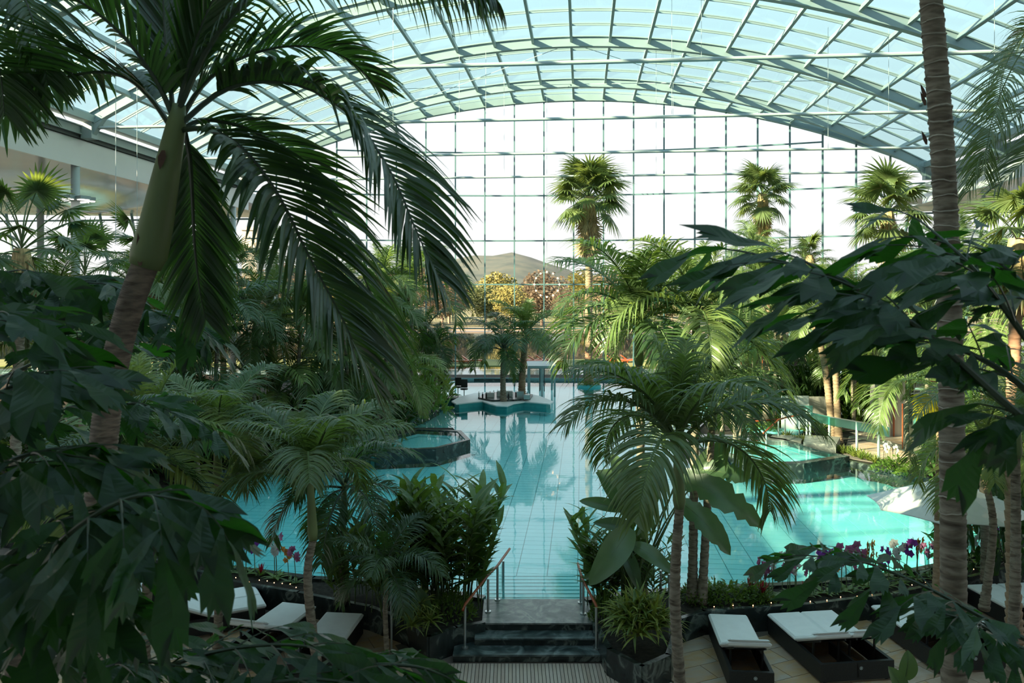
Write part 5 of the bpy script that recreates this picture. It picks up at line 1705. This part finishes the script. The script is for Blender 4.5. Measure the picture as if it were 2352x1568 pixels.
# the filling palms of the thickets
TL = 'feather palm crowded in the thick greenery left of the pool'
rng = random.Random(77)
LEFTS = [  # crown x, y, distance, label
    (500, 740, 28.5, 'left thicket palm hanging just below the crown of the big leaning palm'), (585, 735, 30, 'left thicket palm before the foot of the white far column'), (690, 720, 31, 'left thicket palm seen through the hanging middle frond of the big palm'),
    (790, 690, 31, 'left thicket palm under the longest frond of the big leaning palm'), (880, 640, 33, 'tall left thicket palm touching the skyline under the big frond'), (925, 740, 42, 'left thicket palm nearest the pool bar'), (830, 840, 31.8, 'left thicket palm low in the centre behind the big frond tips'),
    (740, 820, 31.5, 'low left thicket palm left of the big frond tips'), (560, 850, 30.5, 'low left thicket palm right of the leaning trunk'), (930, 850, 38, 'low left thicket palm beside the left whirlpool'), (972, 770, 46.5, 'left thicket palm with its trunk beside the bar chairs'),
    (620, 700, 38, 'far left thicket palm right of the white column'), (460, 660, 36, 'far left thicket palm left of the white column'), (360, 690, 30, 'left thicket palm directly behind the leaning ringed trunk'), (300, 650, 34, 'left thicket palm above the jagged fishtail leaves'),
    (410, 850, 27.5, 'left thicket palm with fronds over the low pale trunk'), (130, 700, 26, 'left thicket palm under the pale column with floodlights'), (240, 780, 25.5, 'left thicket palm hidden behind the fishtail leaves'), (820, 930, 31, 'left thicket palm drooping towards the left whirlpool'),
    (330, 1000, 13.5, 'dark palm over the deck left of the hanging fishtail leaves'), (1000, 800, 45, 'slender left thicket palm closest to the bar island'), (60, 760, 26.5, 'left thicket palm at the left picture edge'), (870, 720, 36, 'left thicket palm behind the big frond, far row'), (760, 640, 40, 'far left thicket palm before the bowed glass wall')]
for i, (x, y, d, lab) in enumerate(LEFTS):
    palm_px(lab, x, y, d, rng.uniform(2.3, 3.1), zb=ZG if d > 20 else 0.0, kind=('dark', 'arch', 'arch', 'fine', 'light')[i % 5], nf=13, r=0.09, seed=100 + i, ages=(0, 5), group='feather palms of the left thicket')
RIGHTS = [(1700, 690, 34, 'right thicket palm left of the jagged fishtail tip'), (1690, 780, 33, 'right thicket palm leaning to the pool below the fishtail tip'), (1730, 560, 43, 'right thicket palm whose crown overlaps the second fan palm'), (1800, 660, 40, 'right thicket palm behind the first fishtail leaflets'), (1850, 620, 45, 'right thicket palm far back between the fan palms'),
    (1960, 690, 38, 'right thicket palm below the fan palm with spread stalks'), (2060, 640, 37, 'right thicket palm glimpsed through the middle of the fishtail frond'), (2130, 720, 33, 'right thicket palm just left of the ringed trunk'), (2010, 760, 36, 'right thicket palm above the stone pier'), (2200, 600, 27, 'right thicket palm just right of the ringed trunk'),
    (1660, 820, 36, 'right thicket palm above the sunbeds'), (2300, 640, 26, 'right thicket palm high at the right edge'), (2340, 800, 25.5, 'right thicket palm low at the right edge'), (1640, 690, 40, 'right thicket palm furthest to the left, seen beside the broad sunlit palm'), (1780, 720, 38, 'right thicket palm around the tall grey trunk'), (2220, 860, 27, 'right thicket palm above the mirrored booth'), (1960, 800, 37, 'right thicket palm above the curved teal screen')]
for i, (x, y, d, lab) in enumerate(RIGHTS):
    palm_px(lab, x, y, d, rng.uniform(2.0, 2.8), kind=('light', 'arch', 'light', 'fine')[i % 4], nf=12, r=0.09, seed=200 + i, ages=(0, 5), group='feather palms of the right thicket')
# thin bare trunks right
for i, (x, y0, y1, d, lab) in enumerate(((1690, 860, 960, 38, 'thin pale trunk left of the tall grey trunk'), (1706, 850, 955, 39, 'thin pale trunk second left of the tall grey trunk'), (1728, 850, 945, 40, 'thin leaning trunk touching the tall grey trunk'), (1742, 830, 940, 41, 'thin brown trunk close to the tall grey trunk'), (1812, 830, 915, 42, 'thin reddish trunk above the white board'))):
    a = V((P(x - 8, y1, d).x, d, ZG)); c = P(x + 6, y0 - 60, d)
    feather_palm(lab, a, c, 1.8, kind='light', nf=9, r=0.09, shaft=0.3, seed=300 + i, ages=(1, 4), name='slender_palm')

# ---- fan palms
fan_palm('tallest fan palm with a shaggy dry skirt standing in the pool before the glass', V((ISLAND.x, ISLAND.y + 0.2, 0.44)), P(1353, 455, ISLAND.y + 0.2), 2.3, 40, 0.27, 3.8, 61, dead=14, el=(0, 3.4))
fan_palm('fan palm with a dry skirt right of the tallest one', V((P(1768, 0, 46).x, 46, ZG)), P(1752, 450, 46), 1.6, 28, 0.2, 2.4, 62, dead=12, el=(0, 3.4))
fan_palm('fan palm with long spread stalks and orange dry leaves near the right column', V((P(2045, 0, 41).x, 41, ZG)), P(2040, 490, 41), 2.0, 22, 0.2, 1.2, 63, dead=14, el=(0, 3.8))
fan_palm('dark fan palm at the left edge below the grey soffit', V((P(30, 0, 20).x, 20, ZG)), P(50, 580, 20), 1.5, 26, 0.14, 0.8, 64, set_=FAN_D, dead=5, bark='bark')
fan_palm('fan palm with one broad upright leaf beside the left column', V((P(190, 0, 24).x, 24, ZG)), P(195, 640, 24), 1.35, 20, 0.13, 0.6, 65, set_=FAN_D, dead=4, bark='bark')
fan_palm('fan palm behind the green shaft of the big leaning palm', V((P(320, 0, 27).x, 27, ZG)), P(320, 600, 27), 1.4, 18, 0.14, 0.8, 66, set_=FAN_D, dead=8, bark='bark')
fan_palm('fan palm with light stiff leaves at the right edge', V((P(2330, 0, 14).x, 14, ZG)), P(2340, 560, 14), 0.9, 20, 0.12, 0.6, 67, dead=4)
fan_palm('low fan palm behind the white column at the left glass', V((P(510, 0, 38).x, 38, ZG)), P(512, 640, 38), 1.5, 20, 0.16, 0.8, 68, set_=FAN_D, dead=4)
fan_palm('small fan palm peeking over the right thicket', V((P(1880, 0, 44).x, 44, ZG)), P(1860, 590, 44), 1.0, 16, 0.14, 0.6, 69, dead=4)
# the yellow dying leaf on the right
yl = thing('yellow_palm', 'palm with one bright yellow dying leaf hanging by the ringed trunk', 'palm', V((P(2150, 1000, 16).x, 16, ZG)))
b = MB(); trunk_mesh(b, [V((P(2150, 1000, 16).x, 16, ZG)), P(2160, 900, 16)], 0.07, 0.06, 0.1, 10); b.build('trunk', M['bark_warm'], yl, smooth=True)
b = MB(); rng = random.Random(4)
for i in range(22):
    a = radians(lerp(150, 320, i / 21)); d = V((cos(a), -0.25, sin(a) - 0.15)).normalized()
    leaf_strip(b, P(2140, 915, 15.8), d, d.cross(V((0, 1, 0))).normalized(), DOWN, 0.62 * rng.uniform(.8, 1.05), 0.11, 4, 0.7, 0.12)
b.build('yellow_leaf', M['yellow'], yl)
for i, az in enumerate((0.3, 1.5, 2.6, 3.9, 5.1)):
    inst('frond', FS['light'][1 + i % 3], yl, TRS(P(2160, 895, 16) - WLOC[yl.name], (0, 0, az), 1.2))

# ---- paddle leaved plant right of the steps
pb = V((2.25, 15.5, 0.42))
bp = thing('paddle_leaf_plant', 'large paddle leaved plant with broad ribbed leaves right of the steps', 'plant', pb)
PL = [((1488, 1215, 14.9), (1403, 1040, 15.3), 0.54, 0.05, 0), ((1448, 1212, 14.7), (1352, 1345, 14.0), 0.52, 0.12, 0), ((1452, 1250, 14.6), (1548, 1318, 14.0), 0.30, 0.14, 0), ((1430, 1170, 15.2), (1330, 1150, 15.3), 0.26, 0.12, 0),
      ((1560, 1100, 15.4), (1752, 1215, 14.9), 0.62, 0.2, 0.55), ((1560, 1150, 15.2), (1678, 1275, 14.7), 0.5, 0.15, 0.35), ((1480, 1130, 15.6), (1368, 1085, 15.8), 0.42, 0.1, 0), ((1450, 1190, 15.2), (1372, 1078, 15.6), 0.38, 0.08, 0),
      ((1500, 1160, 15.4), (1482, 1040, 15.9), 0.36, 0.05, 0), ((1590, 1100, 15.8), (1670, 1010, 16.0), 0.42, 0.08, 0), ((1450, 1210, 14.9), (1362, 1200, 14.7), 0.26, 0.1, 0), ((1425, 1285, 14.6), (1340, 1330, 14.4), 0.22, 0.1, 0), ((1425, 1250, 15), (1470, 1360, 14.6), 0.28, 0.12, 0), ((1560, 1085, 15.6), (1660, 1140, 15.2), 0.4, 0.12, 0.3), ((1610, 1080, 15.8), (1720, 1100, 15.6), 0.5, 0.15, 0.5)]
for i, (a, c, w, ar, torn) in enumerate(PL):
    paddle_leaf(bp, 'leaf', P(*a), P(*c), w, ar, (0.1, -0.9, 0.45), 'paddle', torn, i, pb + V((0.12 * cos(i * 2.4), 0.12 * sin(i * 2.4), 0)))
# single paddle shoots
pa = V((P(2050, 1568, 11.2).x, 11.2, 0))
sh = thing('paddle_leaf_shoot', 'young paddle leaf shoot at the bottom edge beside the loungers', 'plant', pa)
paddle_leaf(sh, 'leaf', P(2078, 1560, 11.2), P(2085, 1492, 11.2), 0.27, 0.08, (0, -1, 0.3), 'paddle', 0, 3, pa)
paddle_leaf(sh, 'leaf', P(2075, 1590, 11.1), P(2040, 1530, 11.0), 0.24, 0.08, (0, -1, 0.4), 'paddle', 0, 4, pa)
pa = V((P(970, 1420, 14.4).x, 14.4, 0.0))
sh = thing('paddle_leaf_shoot', 'single dark paddle leaf standing over the left striped plant', 'plant', pa)
paddle_leaf(sh, 'leaf', P(975, 1415, 14.3), P(965, 1350, 14.3), 0.32, 0.05, (0, -1, 0.2), 'paddle', 0, 5, pa)
pa = V((P(120, 1480, 6.5).x, 6.5, 0.0))
sh = thing('paddle_leaf_shoot', 'clump of small round leaves low in the bottom left corner', 'plant', pa)
for i, (x0, y0, x1, y1) in enumerate(((115, 1500, 150, 1460), (150, 1440, 170, 1430), (60, 1420, 90, 1390), (40, 1470, 10, 1450), (170, 1470, 165, 1425), (105, 1530, 60, 1500))):
    paddle_leaf(sh, 'leaf', P(x0, y0, 6.5), P(x1, y1, 6.4), 0.16, 0.1, (0, -0.6, 0.8), 'paddle', 0, i, pa)

# ---- lance leaved clumps on the banks by the steps
clump('tall lance leaved clump leaning over the left side of the pool steps', 'ginger_clump', V((-1.15, 15.7, 0.42)), 46, 1.3, 0.6, 71)
clump('lance leaved clump behind the left handrail', 'ginger_clump', V((-2.0, 15.5, 0.42)), 36, 1.1, 0.7, 72)
clump('dense lance leaved clump under the dark left palm', 'ginger_clump', V((-2.9, 15.8, 0.42)), 26, 1.0, 0.7, 73)
clump('lance leaved clump hugging the right handrail', 'ginger_clump', V((1.8, 15.5, 0.42)), 26, 1.0, 0.35, 74)
clump('lance leaved clump right of the paddle leaved plant', 'ginger_clump', V((2.9, 15.9, 0.42)), 14, 0.8, 0.4, 75)
STRIPE = [rosette_mesh('striped_rosette', 26, 0.5, 0.06, 'stripe', 800 + i) for i in range(3)]
def rosettes(label, name, base, n, sc, spread, seed, meshes, zvar=0.3):
    rng = random.Random(seed); t = thing(name, label, 'plant', base)
    for i in range(n):
        a = i * 2.4; r = spread * sqrt(i / n)
        inst('rosette', meshes[i % len(meshes)], t, TRS((r * cos(a), r * sin(a), zvar * (1 - r / max(spread, .01))), (rng.uniform(-.25, .25), rng.uniform(-.25, .25), rng.uniform(0, 6)), sc * rng.uniform(.8, 1.1)))
    b = MB()
    for i in range(n):
        a = i * 2.4; r = spread * sqrt(i / n)
        b.tube([V(base), V(base) + V((r * cos(a), r * sin(a), zvar * (1 - r / max(spread, .01)) + 0.04))], 0.012, 5)
    b.build('stems', M['rachis'], t)
rosettes('yellow green striped plant in the marble planter right of the steps', 'striped_plant', P(1470, 1440, 13.6), 16, 1.2, 0.42, 81, STRIPE)
rosettes('yellow green striped plant left of the steps', 'striped_plant', P(965, 1430, 14.3), 8, 0.75, 0.28, 82, STRIPE)
# ferny bush beside the right rail
bush('leafy green shrub between the right handrail and the striped plant', 'shrub', V((1.75, 15.0, 0.4)), 0.3, 0.35, 0.75, 1)
bush('leafy green shrub at the foot of the left handrail', 'shrub', V((-1.15, 15.2, 0.4)), 0.45, 0.4, 0.7, 2)
# groundcover along the right planter
for i, (x, y, d, sx, lab) in enumerate(((1600, 1388, 16.0, 0.35, 'small leafy groundcover patch at the end of the black planter'), (1680, 1372, 15.9, 0.62, 'rounded leafy groundcover patch behind the single lounger'), (1735, 1372, 16.0, 0.4, 'leafy groundcover beside the red bromeliads'), (1640, 1372, 16.0, 0.3, 'leafy shrub at the water beside the thin steel pole'))):
    bush(lab, 'groundcover', V((P(x, y, d).x, d, ZG)), sx, 0.4, 0.5, i)
HEDGE_S = [rosette_mesh('spiky_tuft', 16, 0.34, 0.05, 'stripe', 830 + i, (80, 40), 0.9) for i in range(2)]
t = thing('spiky_hedge', 'low hedge of spiky leaves along the back of the right whirlpool', 'hedge', G(1880, 1030, ZG))
for i in range(46):
    q = i / 45
    g = G(lerp(1800, 2015, q) + rnd.uniform(-3, 3), lerp(1006, 1064, q) + rnd.uniform(-3, 3), ZG)
    inst('tuft', HEDGE_S[i % 2], t, TRS(g - WLOC[t.name], (0, 0, i * 2.4), rnd.uniform(.9, 1.3)))
for i, (x, y, sx, sy, lab) in enumerate(((2060, 1080, 0.9, 0.5, 'bright leafy hedge along the right pool edge before the terrace'), (2120, 1092, 0.9, 0.5, 'bright leafy hedge patch left of the ringed trunk'), (2250, 1112, 0.8, 0.5, 'bright leafy hedge patch right of the ringed trunk'), (1800, 978, 1.2, 0.6, 'leafy bed below the white board'), (1745, 992, 1.0, 0.6, 'leafy bed under the slanting handrail'), (1880, 990, 1.0, 0.6, 'leafy bed around the two warm lit trunks'), (1780, 955, 1.0, 0.5, 'bed of leaves and white flowers left of the white board'))):
    bush(lab, 'hedge', G(x, y, ZG), sx, sy, 0.62, i, cat='hedge')
# dark undergrowth right and left
UG = 'dark leafy undergrowth bush beneath the right palms'
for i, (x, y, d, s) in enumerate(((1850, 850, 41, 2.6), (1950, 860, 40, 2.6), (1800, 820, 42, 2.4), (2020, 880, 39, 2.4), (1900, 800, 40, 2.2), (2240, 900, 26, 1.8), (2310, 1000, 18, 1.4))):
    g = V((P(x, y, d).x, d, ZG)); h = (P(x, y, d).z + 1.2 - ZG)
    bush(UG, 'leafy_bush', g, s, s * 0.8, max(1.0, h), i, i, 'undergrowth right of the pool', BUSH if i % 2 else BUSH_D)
UL = 'dark leafy undergrowth bush beneath the left palms'
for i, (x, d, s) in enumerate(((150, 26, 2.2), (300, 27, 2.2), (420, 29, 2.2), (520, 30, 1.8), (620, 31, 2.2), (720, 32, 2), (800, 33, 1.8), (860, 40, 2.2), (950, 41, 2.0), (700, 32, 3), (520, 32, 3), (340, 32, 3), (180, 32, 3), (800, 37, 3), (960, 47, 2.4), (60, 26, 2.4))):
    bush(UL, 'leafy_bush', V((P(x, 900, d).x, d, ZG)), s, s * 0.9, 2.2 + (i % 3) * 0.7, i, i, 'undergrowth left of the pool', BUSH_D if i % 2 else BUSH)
for i, (x, y, d) in enumerate(((1600, 1310, 16.6), (905, 1340, 15.0))):
    pass
# green moss on the round planter island
bush('low green cushion of leaves on the round planter island', 'groundcover', ISLAND + V((0, 0, 0.13)), 0.72, 0.72, 0.4, 0)

# ---- orchids and bromeliads along the pool edge
PET = {'purple': (0.30, 0.05, 0.42), 'pink': (0.55, 0.18, 0.36), 'white': (0.75, 0.72, 0.70), 'orange': (0.6, 0.25, 0.05)}
for k, c in PET.items():
    M['petal_' + k] = leaf_mat(k + '_petal', tuple(x * 0.8 for x in c), c, c, 0.5, 0.3)
M['brom'] = leaf_mat('bromeliad_red', (0.35, 0.01, 0.05), (0.6, 0.03, 0.08), (0.5, 0.03, 0.05))
ORC = {}
for k in PET:
    rng = random.Random(hash(k) % 99 if False else len(k))
    st_ = [V((0, 0, 0)), V((0.01, 0.01, 0.25)), V((0.03, 0, 0.42)), V((0.09, 0, 0.5))]
    sm = MB().tube(st_, 0.006, 5)
    fl_ = MB()
    for j in range(7):
        q = 0.5 + 0.5 * j / 6
        c = resample(st_, 12)[min(12, int(q * 12))] + V((rng.uniform(-.05, .05), rng.uniform(-.05, .05), 0))
        for a in range(5):
            an = a * 1.2566 + j
            d = V((cos(an), -0.3, sin(an))).normalized()
            leaf_strip(fl_, c, d, d.cross(V((0, 1, 0))).normalized(), DOWN, 0.055, 0.05, 2, 0.1, 0, 0.4)
    lf = MB()
    for j in range(5):
        a = j * 1.26
        leaf_strip(lf, V((0, 0, 0.01)), V((cos(a), sin(a), 0.5)).normalized(), V((-sin(a), cos(a), 0)), DOWN, 0.2, 0.06, 3, 0.8, 0.1)
    ORC[k] = (sm.mesh('stem', M['rachis']), fl_.mesh('blossom', M['petal_' + k]), lf.mesh('leaf', M['hedge']))
BRO = (rosette_mesh('leaf', 16, 0.32, 0.045, 'hedge', 850, (70, 30), 0.8), rosette_mesh('bract', 12, 0.2, 0.035, 'brom', 851, (88, 60), 0.2))
def along(pts, q):
    s = q * (len(pts) - 1); j = min(int(s), len(pts) - 2)
    return (lerp(pts[j][0], pts[j + 1][0], s - j), lerp(pts[j][1], pts[j + 1][1], s - j))
rng = random.Random(12)
cols = list(PET)
for side, pts, n in (('right', [(1740, 1385), (1870, 1372), (2050, 1348), (2210, 1312), (2352, 1268)], 46), ('left', [(300, 1238), (420, 1282), (530, 1318), (690, 1345)], 26)):
    for i in range(n):
        x, y = along(pts, (i + rng.random()) / n)
        g = G(x, y - rng.uniform(0, 8), ZG)
        if rng.random() < 0.14:
            t = thing('bromeliad', 'red bromeliad in the flower planter on the %s side of the steps' % side, 'flower', g, 'bromeliads %s of the steps' % side)
            s = rng.uniform(.8, 1.1)
            inst('leaf', BRO[0], t, TRS((0, 0, 0), (0, 0, i), s)); inst('bract', BRO[1], t, TRS((0, 0, 0.06), (0, 0, i), s * 1.3))
            continue
        k = cols[rng.choice((0, 0, 1, 1, 2, 2, 2, 3))]
        t = thing('orchid', '%s orchid in the flower planter on the %s side of the steps' % (k, side), 'flower', g, '%s orchids %s of the steps' % (k, side))
        s = rng.uniform(1.3, 1.9); az = rng.uniform(0, 6)
        for nm, me in zip(('stem', 'blossom', 'leaf'), ORC[k]):
            inst(nm, me, t, TRS((0, 0, 0), (0, 0, az if nm != 'blossom' else az), s))
for i, (x, y, lab) in enumerate(((1722, 1372, 'red bromeliad standing alone at the end of the leafy groundcover'), (1752, 1378, 'red bromeliad next to the first orchids behind the double lounger'))):
    g = G(x, y, ZG); t = thing('bromeliad', lab, 'flower', g)
    inst('leaf', BRO[0], t, TRS((0, 0, 0), (0, 0, i), 1.3)); inst('bract', BRO[1], t, TRS((0, 0, 0.1), (0, 0, i), 1.5))
for i in range(6):
    g = G(2030 + i * 5, 1062 + (i % 3) * 4, ZG)
    t = thing('orchid', 'white orchid in the small group on the terrace edge', 'flower', g, 'white orchids on the terrace')
    for nm, me in zip(('stem', 'blossom', 'leaf'), ORC['white']):
        inst(nm, me, t, TRS((0, 0, 0), (0, 0, i), 1.5))
# fairy light strings in the planters
for side, pts, n in (('right', [(1640, 1395), (1870, 1380), (2050, 1356), (2210, 1320), (2340, 1285)], 22), ('left', [(540, 1330), (700, 1350)], 10)):
    g0 = G(*pts[0], ZG)
    t = thing('fairy_lights', 'string of tiny warm lights in the flower planter on the %s side' % side, 'lights', g0)
    ps = [G(*along(pts, i / (n - 1)), ZG + 0.05) + V((0, rnd.uniform(-.1, .1), 0)) for i in range(n)]
    MB().tube(ps, 0.004, 4).build('wire', M['black'], t)
    for p in ps:
        MB().sphere(p + V((0, 0, 0.02)), 0.011, 6).build('bulb', M['bulb'], t)

# ---- trees beyond the lake
TM = {}
for k, (a, c) in {'gold': ((0.17, 0.165, 0.045), (0.25, 0.235, 0.07)), 'rust': ((0.13, 0.105, 0.07), (0.2, 0.16, 0.11)), 'olive': ((0.06, 0.075, 0.03), (0.11, 0.115, 0.05)), 'green': ((0.05, 0.08, 0.025), (0.09, 0.115, 0.04))}.items():
    M['tree_' + k] = leaf_mat('tree_leaf_' + k, a, c, c, 0.7, 0.3, 0.5)
    b = MB(); rng = random.Random(len(k))
    for i in range(2200):
        a1 = rng.uniform(0, 6.28); u = rng.uniform(-1, 1); rr = (rng.random() ** 0.4)
        lob = 1 + 0.25 * sin(a1 * 3 + u * 4)
        p = V((3.2 * rr * lob * sqrt(1 - u * u) * cos(a1), 3.2 * rr * lob * sqrt(1 - u * u) * sin(a1), 5.2 + 3.6 * rr * u))
        d = V((rng.uniform(-1, 1), rng.uniform(-1, 1), rng.uniform(-1, 1))).normalized()
        leaf_strip(b, p, d, d.orthogonal().normalized(), DOWN, 0.42, 0.34, 2, 0.4, 0, 0.4)
    TM[k] = b.mesh('tree_crown', M['tree_' + k])
tb = MB().tube([V((0, 0, 0)), V((0.1, 0, 3)), V((0.0, 0.1, 6))], [0.25, 0.18, 0.06], 7)
TRUNK = tb.mesh('tree_trunk', M['bark_dark'])
rng = random.Random(21)
NMS = {'gold': 'yellow autumn tree on the far shore beyond the glass', 'rust': 'rust brown autumn tree on the far shore beyond the glass', 'olive': 'olive tree on the far shore beyond the glass', 'green': 'green bushy tree on the far shore beyond the glass'}
for i in range(64):
    d = rng.choice((146, 152, 160, 172, 190, 215))
    px = lerp(-40, 2300, (i + rng.random()) / 64)
    k = rng.choice(('gold', 'rust', 'olive', 'green', 'rust', 'olive')) if not (1080 < px < 1230) else rng.choice(('gold', 'gold', 'green'))
    if px > 1500 : k = rng.choice(('olive', 'green'))
    x = (px - CX) / FPX * d
    s = rng.uniform(0.8, 1.25) * (1.0 if px < 1500 else 0.8) * (d / 155)
    t = thing('shore_tree', NMS[k], 'tree', V((x, d, 0.5)), k + ' trees on the far shore')
    az = rng.uniform(0, 6)
    inst('crown', TM[k], t, TRS((0, 0, 0), (0, 0, az), (s * 1.25, s * 1.25, s)))
    inst('trunk', TRUNK, t, TRS((0, 0, 0), (0, 0, az), s))
